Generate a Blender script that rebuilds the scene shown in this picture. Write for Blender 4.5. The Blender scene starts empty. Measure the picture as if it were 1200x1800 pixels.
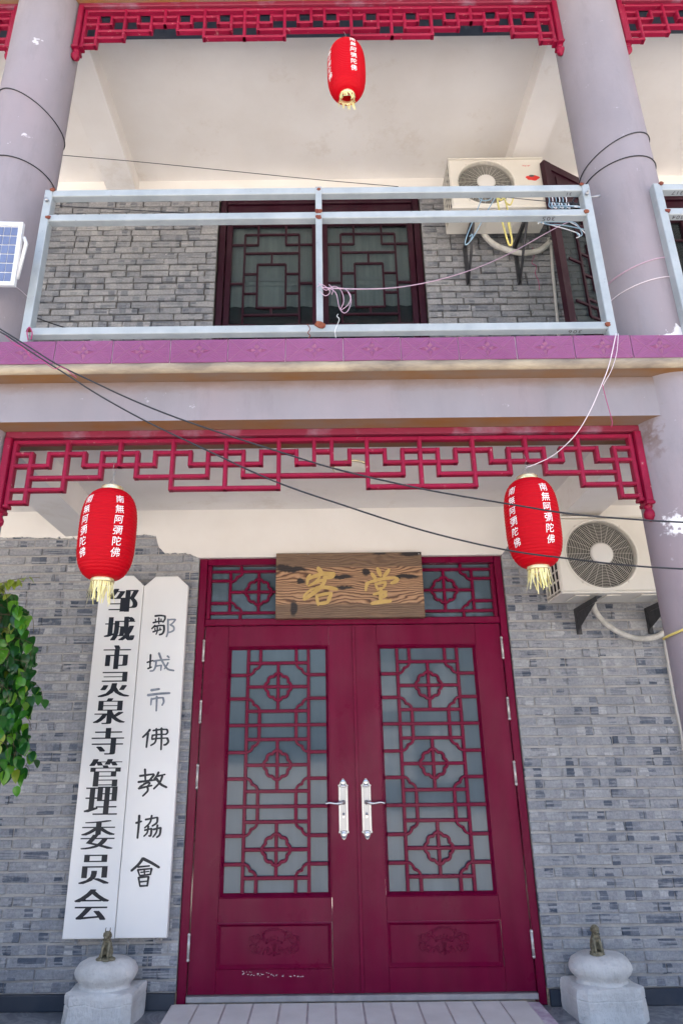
import bpy, math, random
from mathutils import Vector, Matrix, noise
R = math.radians
rnd = random.Random(7)
S = bpy.context.scene
C = S.collection

# ------------------------------------------------------------------ camera
CAM_H = 1.30
TH = R(20.18); RO = -0.0107; FP = 1171.0; PX, PY = 566.0, 900.0
fw = Vector((0, math.cos(TH), math.sin(TH)))
r0 = Vector((1, 0, 0)); u0 = r0.cross(fw)
rt = math.cos(RO) * r0 + math.sin(RO) * u0
up = -math.sin(RO) * r0 + math.cos(RO) * u0
cam = bpy.data.cameras.new('camera'); camo = bpy.data.objects.new('camera', cam); C.objects.link(camo)
cam.sensor_fit = 'VERTICAL'; cam.sensor_height = 36; cam.lens = FP / 1800 * 36
cam.shift_x = (600 - PX) / 1800; cam.clip_end = 1000; cam.clip_start = 0.05
M4 = Matrix((rt, up, -fw)).transposed().to_4x4(); M4.translation = Vector((0, 0, CAM_H))
camo.matrix_world = M4
S.camera = camo

def W(x, y, Y):
    """photo point -> (X, Z) on the vertical plane at depth Y"""
    d = fw + (x - PX) / FP * rt - (y - PY) / FP * up
    d = d * (Y / d.y)
    return d.x, d.z + CAM_H
def W3(x, y, Y):
    a, b = W(x, y, Y); return (a, Y, b)

# ------------------------------------------------------------------ world, sun, exposure
SUN_EL, SUN_AZ = 67.0, 20.0     # the sun stands behind the building: the facade lies in open shade
w = bpy.data.worlds.new('World'); S.world = w; w.use_nodes = True
nt = w.node_tree; bg = nt.nodes['Background']
sky = nt.nodes.new('ShaderNodeTexSky'); sky.sky_type = 'NISHITA'; sky.sun_disc = False
sky.sun_elevation = R(SUN_EL); sky.sun_rotation = R(SUN_AZ)
sky.air_density = 1.0; sky.dust_density = 6.0; sky.ozone_density = 1.0
nt.links.new(sky.outputs[0], bg.inputs[0]); bg.inputs[1].default_value = 0.15
sl = bpy.data.lights.new('sun', 'SUN'); sl.energy = 2.75; sl.angle = R(0.5); sl.color = (1, .95, .87)
so = bpy.data.objects.new('sun', sl); C.objects.link(so)
sd = Vector((math.sin(R(SUN_AZ)) * math.cos(R(SUN_EL)), math.cos(R(SUN_AZ)) * math.cos(R(SUN_EL)), math.sin(R(SUN_EL))))
so.rotation_euler = sd.to_track_quat('Z', 'Y').to_euler(); so.location = (3, 10, 14)
S.view_settings.view_transform = 'Standard'; S.view_settings.look = 'None'
S.view_settings.gamma = 1; S.view_settings.use_curve_mapping = False
S.view_settings.exposure = 2.04
S.render.engine = 'CYCLES'
S.cycles.use_denoising = True
S.cycles.max_bounces = 8; S.cycles.diffuse_bounces = 5; S.cycles.glossy_bounces = 3
S.cycles.sample_clamp_indirect = 8

# ------------------------------------------------------------------ materials
def nodes(name):
    m = bpy.data.materials.new(name); m.use_nodes = True
    n = m.node_tree.nodes; l = m.node_tree.links
    return m, n, l, n['Principled BSDF']
def pos(n, l, scale=(1, 1, 1)):
    g = n.new('ShaderNodeNewGeometry'); mp = n.new('ShaderNodeMapping')
    mp.inputs['Scale'].default_value = scale
    l.new(g.outputs['Position'], mp.inputs['Vector']); return mp.outputs[0]
def ntex(n, l, vec, scale, detail=4, rough=.6, dist=0):
    t = n.new('ShaderNodeTexNoise'); t.inputs['Scale'].default_value = scale
    t.inputs['Detail'].default_value = detail; t.inputs['Roughness'].default_value = rough
    t.inputs['Distortion'].default_value = dist
    l.new(vec, t.inputs['Vector']); return t.outputs['Fac']
def ramp(n, l, fac, stops, interp='LINEAR'):
    r = n.new('ShaderNodeValToRGB'); r.color_ramp.interpolation = interp
    e = r.color_ramp.elements
    while len(e) < len(stops): e.new(.5)
    for k, (p, c) in enumerate(stops):
        e[k].position = p; e[k].color = (*(c if hasattr(c, '__len__') else (c, c, c)), 1)
    l.new(fac, r.inputs[0]); return r.outputs[0]
def mixc(n, l, fac, a, b, mode='MIX'):
    m = n.new('ShaderNodeMix'); m.data_type = 'RGBA'; m.blend_type = mode
    for k, v in ((0, fac), (6, a), (7, b)):
        if isinstance(v, (int, float)): m.inputs[k].default_value = v
        elif isinstance(v, tuple): m.inputs[k].default_value = (*v, 1)
        else: l.new(v, m.inputs[k])
    return m.outputs[2]
def bump(n, l, b, h, strength=.3, dist=.002):
    bp = n.new('ShaderNodeBump'); bp.inputs['Strength'].default_value = strength
    bp.inputs['Distance'].default_value = dist
    l.new(h, bp.inputs['Height']); l.new(bp.outputs[0], b.inputs['Normal'])
def setb(b, rough=.6, metal=0, coat=0, spec=.5):
    b.inputs['Roughness'].default_value = rough; b.inputs['Metallic'].default_value = metal
    b.inputs['Coat Weight'].default_value = coat; b.inputs['Specular IOR Level'].default_value = spec
def spot(n, l, c, rad, soft=.5, wob=.05, wscale=14, sc=(1, 1, 1)):
    """0..1 mask: an irregular patch round world point c"""
    g = n.new('ShaderNodeNewGeometry')
    nz = n.new('ShaderNodeTexNoise'); nz.inputs['Scale'].default_value = wscale; nz.inputs['Detail'].default_value = 5
    l.new(g.outputs['Position'], nz.inputs['Vector'])
    a = n.new('ShaderNodeVectorMath'); a.operation = 'MULTIPLY_ADD'
    l.new(nz.outputs['Color'], a.inputs[0]); a.inputs[1].default_value = (wob * 2,) * 3
    l.new(g.outputs['Position'], a.inputs[2])
    s = n.new('ShaderNodeVectorMath'); s.operation = 'SUBTRACT'; l.new(a.outputs[0], s.inputs[0])
    s.inputs[1].default_value = tuple(v + wob for v in c)
    m = n.new('ShaderNodeVectorMath'); m.operation = 'MULTIPLY'; l.new(s.outputs[0], m.inputs[0]); m.inputs[1].default_value = sc
    d = n.new('ShaderNodeVectorMath'); d.operation = 'LENGTH'; l.new(m.outputs[0], d.inputs[0])
    return ramp(n, l, d.outputs['Value'], [(rad * (1 - soft), 1.0), (rad, 0.0)])
def pm(name, c1, c2=None, scale=6, rough=.6, metal=0, coat=0, bmp=0, bscale=60, stretch=(1, 1, 1), bd=.002, lo=.35, hi=.65, spec=.5):
    m, n, l, b = nodes(name); setb(b, rough, metal, coat, spec)
    v = pos(n, l, stretch)
    if c2: l.new(ramp(n, l, ntex(n, l, v, scale), [(lo, c1), (hi, c2)]), b.inputs['Base Color'])
    else: b.inputs['Base Color'].default_value = (*c1, 1)
    if bmp: bump(n, l, b, ntex(n, l, v, bscale), bmp, bd)
    return m
M = {}
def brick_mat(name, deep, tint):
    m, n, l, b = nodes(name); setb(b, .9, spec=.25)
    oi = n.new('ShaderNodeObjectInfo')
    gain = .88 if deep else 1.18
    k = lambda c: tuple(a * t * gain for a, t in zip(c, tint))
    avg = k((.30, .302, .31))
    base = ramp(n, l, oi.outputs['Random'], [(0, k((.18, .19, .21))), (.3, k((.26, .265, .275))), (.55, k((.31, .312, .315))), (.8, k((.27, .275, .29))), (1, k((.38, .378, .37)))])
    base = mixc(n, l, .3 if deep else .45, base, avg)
    # blocky kiln marks: short dark and pale bands across the bricks, one set per course
    g = n.new('ShaderNodeNewGeometry')
    nz = n.new('ShaderNodeTexNoise'); nz.inputs['Scale'].default_value = 24; nz.inputs['Detail'].default_value = 3; l.new(g.outputs['Position'], nz.inputs['Vector'])
    ma = n.new('ShaderNodeVectorMath'); ma.operation = 'MULTIPLY_ADD'; l.new(nz.outputs['Color'], ma.inputs[0]); ma.inputs[1].default_value = (.030, 0, .012)
    l.new(g.outputs['Position'], ma.inputs[2])
    mp = n.new('ShaderNodeMapping'); l.new(ma.outputs[0], mp.inputs[0]); mp.inputs['Scale'].default_value = (1 / .052, 0, 16); mp.inputs['Location'].default_value = (.3, 0, -.64 if not deep else -.46)
    fl = n.new('ShaderNodeVectorMath'); fl.operation = 'FLOOR'; l.new(mp.outputs[0], fl.inputs[0])
    wn = n.new('ShaderNodeTexWhiteNoise'); l.new(fl.outputs[0], wn.inputs['Vector'])
    patch = ramp(n, l, wn.outputs['Value'], [(0, k((.048, .064, .092))), (.18, k((.12, .135, .165))), (.34, k((.25, .255, .27))), (.8, k((.32, .32, .322))), (1, k((.44, .435, .43)))])
    big = ramp(n, l, ntex(n, l, pos(n, l, (.55, 1, 16)), 4.5, 2), [(.43, 0.0), (.54, .95 if not deep else .6)])
    c = mixc(n, l, big, base, patch)
    fine = ntex(n, l, pos(n, l), 55, 5, .75)
    c = mixc(n, l, .7, c, ramp(n, l, fine, [(.3, .55), (.7, 1.3)]), 'MULTIPLY')
    # mortar smeared over the faces
    sm = ramp(n, l, ntex(n, l, pos(n, l, (1, 1, 1.8)), 16, 5, .7), [(.55, 0.0), (.68 if not deep else .74, .6 if not deep else .5)])
    c = mixc(n, l, sm, c, k((.33, .325, .325)))
    wh = ramp(n, l, ntex(n, l, pos(n, l), 30, 3, .6), [(.735, 0.0), (.76, .8)])
    c = mixc(n, l, wh, c, (.6, .58, .56))
    l.new(c, b.inputs['Base Color'])
    bump(n, l, b, ntex(n, l, pos(n, l), 90, 6, .75), .6, .004)
    return m
M['brick_lo'] = brick_mat('brick_lower', False, (.97, .99, 1.03))
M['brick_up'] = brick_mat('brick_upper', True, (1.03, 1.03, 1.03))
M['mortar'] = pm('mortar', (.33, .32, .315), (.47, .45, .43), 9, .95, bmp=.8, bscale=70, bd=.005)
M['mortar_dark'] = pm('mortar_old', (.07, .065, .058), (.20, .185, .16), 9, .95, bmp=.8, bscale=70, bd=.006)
M['render'] = pm('white_render', (.80, .77, .72), (.84, .815, .77), 2.5, .85, bmp=.15, bscale=30)
def ceiling_mat():
    m, n, l, b = nodes('ceiling_paint'); setb(b, .8)
    c = ramp(n, l, ntex(n, l, pos(n, l), 1.4, 5), [(.35, (.72, .685, .65)), (.65, (.79, .765, .74))])
    wt = ramp(n, l, ntex(n, l, pos(n, l), 2.2, 7, .75), [(.56, 0.0), (.66, .35), (.70, .05)])
    c = mixc(n, l, wt, c, (.58, .51, .43))
    sp = ramp(n, l, ntex(n, l, pos(n, l), 34, 2), [(.77, 0.0), (.79, .5)])
    l.new(mixc(n, l, sp, c, (.45, .4, .34)), b.inputs['Base Color'])
    bump(n, l, b, ntex(n, l, pos(n, l), 9, 5), .12, .004); return m
M['ceiling'] = ceiling_mat()
def paint_mat(name, base, peel, streak=.5):
    """lilac masonry paint: cloudy, scuffed, with peeled patches"""
    m, n, l, b = nodes(name); setb(b, .62)
    c = ramp(n, l, ntex(n, l, pos(n, l, (1, 1, .5)), 3, 6, .6), [(.3, tuple(v * .88 for v in base)), (.7, tuple(v * 1.08 for v in base))])
    br = ramp(n, l, ntex(n, l, pos(n, l, (1, 1, .35)), 1.7, 4), [(.45, 0.0), (.7, .55)])
    c = mixc(n, l, br, c, (.33, .255, .275))
    gr_ = ramp(n, l, ntex(n, l, pos(n, l, (1.5, 1.5, .35)), 5, 6, .7), [(.54, 0.0), (.74, .35)])
    c = mixc(n, l, gr_, c, (.15, .135, .15))
    sc = ramp(n, l, ntex(n, l, pos(n, l, (1, 1, 1)), 17, 5, .7), [(.68, 0.0), (.72, .45)])
    c = mixc(n, l, sc, c, (.55, .54, .60))
    for (p, rad, col, s3, wob) in peel:
        c = mixc(n, l, spot(n, l, p, rad, .2 if col[0] > .5 else .9, wob, 26, s3), c, col)
    l.new(c, b.inputs['Base Color'])
    bump(n, l, b, ntex(n, l, pos(n, l), 45, 6, .7), .25, .003)
    return m
LIL = (.268, .243, .270)
M['column'] = paint_mat('column_paint', LIL, [
    ((1.80, 2.80, 3.26), .065, (.80, .78, .80), (1, .3, 1.5), .05),
    ((1.70, 2.80, 3.235), .05, (.80, .78, .80), (.5, .3, 2.0), .05),
    ((1.60, 2.80, 2.28), .045, (.86, .86, .88), (1.2, .3, .7), .07),
    ((1.585, 2.86, 2.74), .055, (.17, .12, .11), (1.3, .3, .35), .10),
    ((-1.66, 2.80, 4.65), .018, (.56, .54, .59), (1, .3, 1), .05),
    ((-1.70, 2.80, 5.40), .018, (.56, .55, .60), (1, .3, .6), .05)])
M['beam'] = paint_mat('beam_paint', (.255, .235, .258), [])
def beam_stain():
    m = M['beam']; n = m.node_tree.nodes; l = m.node_tree.links; b = n['Principled BSDF']
    src = b.inputs['Base Color'].links[0].from_socket
    g = n.new('ShaderNodeNewGeometry'); sx = n.new('ShaderNodeSeparateXYZ'); l.new(g.outputs['Position'], sx.inputs[0])
    nz = ntex(n, l, pos(n, l, (1, 1, 2)), 5, 6, .7)
    a = n.new('ShaderNodeMath'); a.operation = 'MULTIPLY_ADD'; l.new(nz, a.inputs[0]); a.inputs[1].default_value = .10; l.new(sx.outputs['Z'], a.inputs[2])
    mr = n.new('ShaderNodeMapRange'); mr.inputs[1].default_value = 3.02; mr.inputs[2].default_value = 3.10; l.new(a.outputs[0], mr.inputs[0])
    f = n.new('ShaderNodeMath'); f.operation = 'MULTIPLY'; l.new(mr.outputs[0], f.inputs[0]); f.inputs[1].default_value = .75
    l.new(mixc(n, l, f.outputs[0], src, (.16, .085, .045)), b.inputs['Base Color'])
beam_stain()
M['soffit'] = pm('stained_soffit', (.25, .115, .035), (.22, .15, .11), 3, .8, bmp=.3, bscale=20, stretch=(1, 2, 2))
M['drip'] = pm('cement_edge', (.42, .35, .25), (.22, .18, .14), 7, .9, bmp=.8, bscale=40, bd=.006, stretch=(.6, 1, 2))
M['tile'] = pm('violet_tile', (.195, .045, .14), (.235, .065, .17), 1.6, .35, coat=.2)
M['grout'] = pm('grout', (.45, .32, .42), (.7, .66, .68), 12, .9)
def maroon_mat(name, c1, c2, rough):
    m, n, l, b = nodes(name); setb(b, rough, coat=.12, spec=.14); b.inputs['Coat Roughness'].default_value = .30
    l.new(ramp(n, l, ntex(n, l, pos(n, l, (1.5, 1, .8)), 2.6, 5), [(.35, .0), (.7, .34)]), b.inputs['Coat Weight'])
    c = ramp(n, l, ntex(n, l, pos(n, l, (5, 5, .5)), 2.5, 5), [(.3, c1), (.7, c2)])
    du = ramp(n, l, ntex(n, l, pos(n, l), 26, 6, .75), [(.72, 0.0), (.78, .35)])
    c = mixc(n, l, du, c, tuple(v * 1.5 + .04 for v in c2))
    sm = ramp(n, l, ntex(n, l, pos(n, l, (1, 1, 1.2)), 4.5, 6, .7), [(.55, 0.0), (.72, .22)])
    c = mixc(n, l, sm, c, tuple(v * .9 + .022 for v in c2))
    l.new(c, b.inputs['Base Color'])
    bump(n, l, b, ntex(n, l, pos(n, l, (14, 14, .8)), 9, 4), .12, .002)
    r = ramp(n, l, ntex(n, l, pos(n, l), 3, 5), [(.3, rough * .8), (.7, rough * 1.4)]); l.new(r, b.inputs['Roughness'])
    return m
M['maroon'] = maroon_mat('maroon_enamel', (.145, .001, .028), (.185, .001, .037), .30)
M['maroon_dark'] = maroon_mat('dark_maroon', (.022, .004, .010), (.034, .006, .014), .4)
def crimson():
    m, n, l, b = nodes('crimson_enamel'); setb(b, .45, coat=.0, spec=.25)
    c = ramp(n, l, ntex(n, l, pos(n, l), 5, 5), [(.35, (.22, .003, .030)), (.7, (.29, .006, .042))])
    ch = ramp(n, l, ntex(n, l, pos(n, l), 38, 5, .7), [(.63, 0.0), (.70, .75)])
    c = mixc(n, l, ch, c, (.50, .26, .25))
    l.new(c, b.inputs['Base Color']); bump(n, l, b, ntex(n, l, pos(n, l), 60, 5), .3, .002); return m
M['crimson'] = crimson()
M['crimson_dusty'] = pm('dusty_crimson', (.20, .008, .035), (.24, .12, .17), 6, .6, lo=.52, hi=.7)
def glass(name, col, tr):
    m, n, l, b = nodes(name); setb(b, .06, spec=.6); b.inputs['Base Color'].default_value = (*col, 1)
    bump(n, l, b, ntex(n, l, pos(n, l), 3, 3), .05, .01)
    if tr:
        t = n.new('ShaderNodeBsdfTransparent'); t.inputs[0].default_value = (.75, .8, .8, 1)
        mx = n.new('ShaderNodeMixShader'); mx.inputs[0].default_value = tr
        l.new(b.outputs[0], mx.inputs[1]); l.new(t.outputs[0], mx.inputs[2]); l.new(mx.outputs[0], n['Material Output'].inputs[0])
    return m
M['glass_up'] = glass('window_glass', (.035, .045, .05), .72)
def door_glass():
    m, n, l, b = nodes('door_glass'); setb(b, .06, spec=.4)
    c = ramp(n, l, ntex(n, l, pos(n, l, (5, 1, .5)), 2, 4), [(.3, (.085, .125, .155)), (.7, (.108, .155, .190))])
    l.new(c, b.inputs['Base Color']); bump(n, l, b, ntex(n, l, pos(n, l, (2, 1, .6)), 2, 2), .015, .01); return m
M['door_glass'] = door_glass()
def metal_paint():
    m, n, l, b = nodes('pale_rail_paint'); setb(b, .35, .0, .6)
    c = ramp(n, l, ntex(n, l, pos(n, l), 6, 5), [(.35, (.28, .32, .34)), (.65, (.37, .41, .43))])
    d = ramp(n, l, ntex(n, l, pos(n, l), 55, 4, .7), [(.66, 0.0), (.70, .8)])
    c = mixc(n, l, d, c, (.20, .21, .23)); l.new(c, b.inputs['Base Color']); return m
M['rail'] = metal_paint()
M['rust'] = pm('rust', (.13, .018, .012), (.22, .07, .03), 30, .85, bmp=.6, bscale=120)
M['ac'] = pm('cream_casing', (.66, .625, .55), (.72, .69, .62), 3, .5, stretch=(1, 1, .6))
M['ac_dark'] = pm('fan_cavity', (.012, .011, .011), (.03, .026, .022), 6, .8)
M['ac_grille'] = pm('grille_wire', (.60, .57, .50), None, rough=.5)
M['ac_hub'] = pm('hub_cap', (.66, .64, .60), None, rough=.5)
M['red_mark'] = pm('red_print', (.65, .03, .02), None, rough=.5)
M['dark_mark'] = pm('dark_print', (.08, .08, .08), None, rough=.5)
M['bracket'] = pm('bracket_steel', (.035, .036, .04), (.07, .07, .075), 20, .55, .2, bmp=.2)
M['hose'] = pm('pipe_lagging', (.62, .60, .55), (.42, .40, .36), 14, .75, bmp=.8, bscale=45, bd=.006)
M['pvc'] = pm('drain_pipe', (.42, .41, .38), (.52, .50, .47), 8, .6)
M['board'] = pm('white_signboard', (.86, .86, .85), (.89, .89, .88), 1.5, .28, coat=.25)
M['ink'] = pm('black_lettering', (.010, .014, .024), None, rough=.35)
def ink_faded():
    m, n, l, b = nodes('faded_lettering'); setb(b, .5)
    l.new(ramp(n, l, ntex(n, l, pos(n, l), 18, 3), [(.3, (.13, .16, .21)), (.7, (.30, .34, .40))]), b.inputs['Base Color']); return m
M['ink_faded'] = ink_faded()
def wood():
    m, n, l, b = nodes('scorched_wood'); setb(b, .55, coat=.1)
    v = pos(n, l, (1.0, 1, 1)); g = n.new('ShaderNodeNewGeometry')
    nz = n.new('ShaderNodeTexNoise'); nz.inputs['Scale'].default_value = 3.4; nz.inputs['Detail'].default_value = 2
    mp = n.new('ShaderNodeMapping'); mp.inputs['Scale'].default_value = (.7, 1, 2.2); l.new(g.outputs['Position'], mp.inputs[0]); l.new(mp.outputs[0], nz.inputs[0])
    a = n.new('ShaderNodeVectorMath'); a.operation = 'MULTIPLY_ADD'; l.new(nz.outputs['Color'], a.inputs[0]); a.inputs[1].default_value = (0, 0, .16); l.new(g.outputs['Position'], a.inputs[2])
    wv = n.new('ShaderNodeTexWave'); wv.bands_direction = 'Z'; wv.wave_profile = 'SIN'
    wv.inputs['Scale'].default_value = 19; wv.inputs['Distortion'].default_value = 1.6; wv.inputs['Detail'].default_value = 3; wv.inputs['Detail Scale'].default_value = 1.2
    l.new(a.outputs[0], wv.inputs[0])
    c = ramp(n, l, wv.outputs['Fac'], [(0, (.11, .05, .028)), (.18, (.22, .11, .055)), (.4, (.38, .21, .11)), (1, (.50, .30, .165))])
    fg = ntex(n, l, pos(n, l, (1.2, 1, 26)), 8, 5, .7)
    c = mixc(n, l, .75, c, ramp(n, l, fg, [(.3, .45), (.7, 1.25)]), 'MULTIPLY')
    # plain darker bands along the top and bottom boards of the slab
    sx = n.new('ShaderNodeSeparateXYZ'); l.new(g.outputs['Position'], sx.inputs[0])
    edge = ramp(n, l, sx.outputs['Z'], [(0, 0.0), (1, 1.0)])
    mr = n.new('ShaderNodeMapRange'); mr.inputs[1].default_value = 2.183; mr.inputs[2].default_value = 2.643; l.new(sx.outputs['Z'], mr.inputs[0])
    band = ramp(n, l, mr.outputs[0], [(.19, .85), (.22, 0.0), (.755, 0.0), (.78, .85)])
    c = mixc(n, l, band, c, mixc(n, l, .8, (.15, .095, .06), ramp(n, l, fg, [(.3, .5), (.7, 1.35)]), 'MULTIPLY'))
    for (p, rad, s3) in [((-.22, 4.48, 2.525), .055, (.42, .1, 2.2)), ((-.28, 4.48, 2.545), .035, (.6, .1, 1.6)), ((.13, 4.48, 2.47), .04, (.45, .1, 2)), ((.58, 4.48, 2.465), .04, (.4, .1, 2)), ((-.20, 4.48, 2.25), .05, (1.5, .1, .8)), ((.30, 4.48, 2.50), .03, (.8, .1, 1)), ((-.15, 4.48, 2.44), .03, (.8, .1, 1.2)), ((.15, 4.48, 2.39), .03, (.4, .1, 2)), ((.62, 4.48, 2.63), .06, (.6, .1, 3)), ((.4, 4.48, 2.63), .03, (.5, .1, 3))]:
        c = mixc(n, l, spot(n, l, p, rad, .35, .02, 20, s3), c, (.018, .012, .012))
    l.new(c, b.inputs['Base Color']); bump(n, l, b, wv.outputs['Fac'], .35, .004); return m
M['wood'] = wood()
M['gold'] = pm('gold_lettering', (.52, .35, .11), (.60, .42, .15), 20, .45, .25)
def lantern_mat():
    m, n, l, b = nodes('red_lantern_cloth'); setb(b, .5, spec=.15)
    b.inputs['Base Color'].default_value = (.60, .003, .014, 1)
    t = n.new('ShaderNodeBsdfTranslucent'); t.inputs[0].default_value = (.75, .006, .010, 1)
    mx = n.new('ShaderNodeMixShader'); mx.inputs[0].default_value = .3
    l.new(b.outputs[0], mx.inputs[1]); l.new(t.outputs[0], mx.inputs[2]); l.new(mx.outputs[0], n['Material Output'].inputs[0])
    return m
M['lantern'] = lantern_mat()
M['gilt'] = pm('gilt_cap', (.80, .68, .34), (.85, .78, .55), 30, .25, .6)
M['fringe'] = pm('yellow_fringe', (.80, .74, .28), (.85, .82, .48), 40, .6)
M['white_ink'] = pm('white_lettering', (.85, .84, .82), None, rough=.6)
M['steel'] = pm('brushed_steel', (.36, .37, .39), (.44, .45, .47), 30, .3, .85, stretch=(1, 1, .1))
M['steel_bright'] = pm('polished_steel', (.62, .62, .63), None, rough=.15, metal=.9)
M['hinge'] = pm('hinge_metal', (.70, .69, .67), (.5, .48, .46), 40, .4, .5)
M['threshold'] = pm('threshold_metal', (.55, .56, .58), (.42, .43, .46), 12, .35, .6)
def stone_mat():
    m, n, l, b = nodes('white_stone'); setb(b, .92, spec=.2)
    c = ramp(n, l, ntex(n, l, pos(n, l), 7, 6, .65), [(.3, (.58, .575, .565)), (.7, (.80, .795, .78))])
    g = ramp(n, l, ntex(n, l, pos(n, l), 22, 6, .8), [(.56, 0.0), (.70, .55)])
    c = mixc(n, l, g, c, (.36, .345, .33))
    l.new(c, b.inputs['Base Color'])
    h = mixc(n, l, .5, ntex(n, l, pos(n, l), 28, 6, .75), ntex(n, l, pos(n, l, (1, 1, .3)), 75, 4, .7))
    bump(n, l, b, h, 1.0, .016); return m
M['stone'] = stone_mat()
M['bronze'] = pm('aged_bronze', (.13, .115, .075), (.27, .245, .17), 60, .5, .35, bmp=.5, bscale=150)
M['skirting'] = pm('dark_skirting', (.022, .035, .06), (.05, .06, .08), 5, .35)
def marble():
    m, n, l, b = nodes('grey_marble'); setb(b, .3, coat=.2)
    v = ntex(n, l, pos(n, l), 3.5, 8, .65, 1.6)
    l.new(ramp(n, l, v, [(.30, (.10, .115, .14)), (.48, (.20, .215, .24)), (.52, (.34, .35, .37)), (.6, (.17, .185, .21))]), b.inputs['Base Color']); return m
M['marble'] = marble()
M['beige_tile'] = pm('beige_anti_slip_tile', (.60, .55, .52), (.68, .63, .60), 5, .7, bmp=.3, bscale=200)
def yard():
    m, n, l, b = nodes('pale_paving'); setb(b, .85)
    br = n.new('ShaderNodeTexBrick'); br.inputs['Scale'].default_value = 1.6; br.inputs['Mortar Size'].default_value = .008
    br.inputs['Color1'].default_value = (.50, .47, .43, 1); br.inputs['Color2'].default_value = (.55, .52, .47, 1); br.inputs['Mortar'].default_value = (.2, .19, .17, 1)
    l.new(pos(n, l), br.inputs[0]); l.new(br.outputs[0], b.inputs['Base Color']); return m
M['yard'] = yard()
M['cable'] = pm('black_cable', (.012, .015, .022), None, rough=.5)
M['pink'] = pm('lilac_cord', (.52, .36, .46), None, rough=.6)
M['pinkish'] = pm('pale_cord', (.70, .62, .68), None, rough=.6)
M['magenta'] = pm('magenta_cord', (.35, .03, .14), None, rough=.6)
M['yellow'] = pm('yellow_plastic', (.68, .56, .16), None, rough=.5)
M['blue'] = pm('blue_plastic', (.25, .38, .46), None, rough=.45)
M['white_plastic'] = pm('white_plastic', (.75, .76, .78), None, rough=.45)
M['wire'] = pm('galvanised_wire', (.33, .33, .34), None, rough=.5, metal=.5)
M['cell'] = pm('solar_cell', (.10, .13, .25), (.13, .17, .31), 8, .15, coat=.6)
M['alu'] = pm('aluminium_frame', (.70, .71, .73), None, rough=.4, metal=.3)
M['curtain'] = pm('grey_curtain', (.78, .80, .79), (.62, .65, .65), 4, .9, stretch=(12, 1, .3))
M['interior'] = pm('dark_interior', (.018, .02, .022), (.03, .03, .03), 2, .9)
M['lampshade'] = pm('opal_lamp', (.74, .70, .62), None, rough=.3)
def leaf_mat():
    m, n, l, b = nodes('glossy_leaf'); setb(b, .28, coat=.3)
    oi = n.new('ShaderNodeObjectInfo')
    c = ramp(n, l, oi.outputs['Random'], [(0, (.012, .085, .018)), (.4, (.025, .16, .022)), (.7, (.08, .32, .025)), (1, (.22, .48, .04))])
    l.new(c, b.inputs['Base Color'])
    t = n.new('ShaderNodeBsdfTranslucent'); l.new(c, t.inputs[0])
    mx = n.new('ShaderNodeMixShader'); mx.inputs[0].default_value = .25
    l.new(b.outputs[0], mx.inputs[1]); l.new(t.outputs[0], mx.inputs[2]); l.new(mx.outputs[0], n['Material Output'].inputs[0]); return m
M['leaf'] = leaf_mat()
M['leaf_young'] = pm('young_leaf', (.24, .36, .03), (.34, .42, .05), 20, .35)
M['twig'] = pm('twig', (.09, .075, .04), (.14, .12, .06), 12, .8)
M['pot'] = pm('glazed_pot', (.10, .05, .03), (.14, .07, .04), 6, .4)

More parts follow.
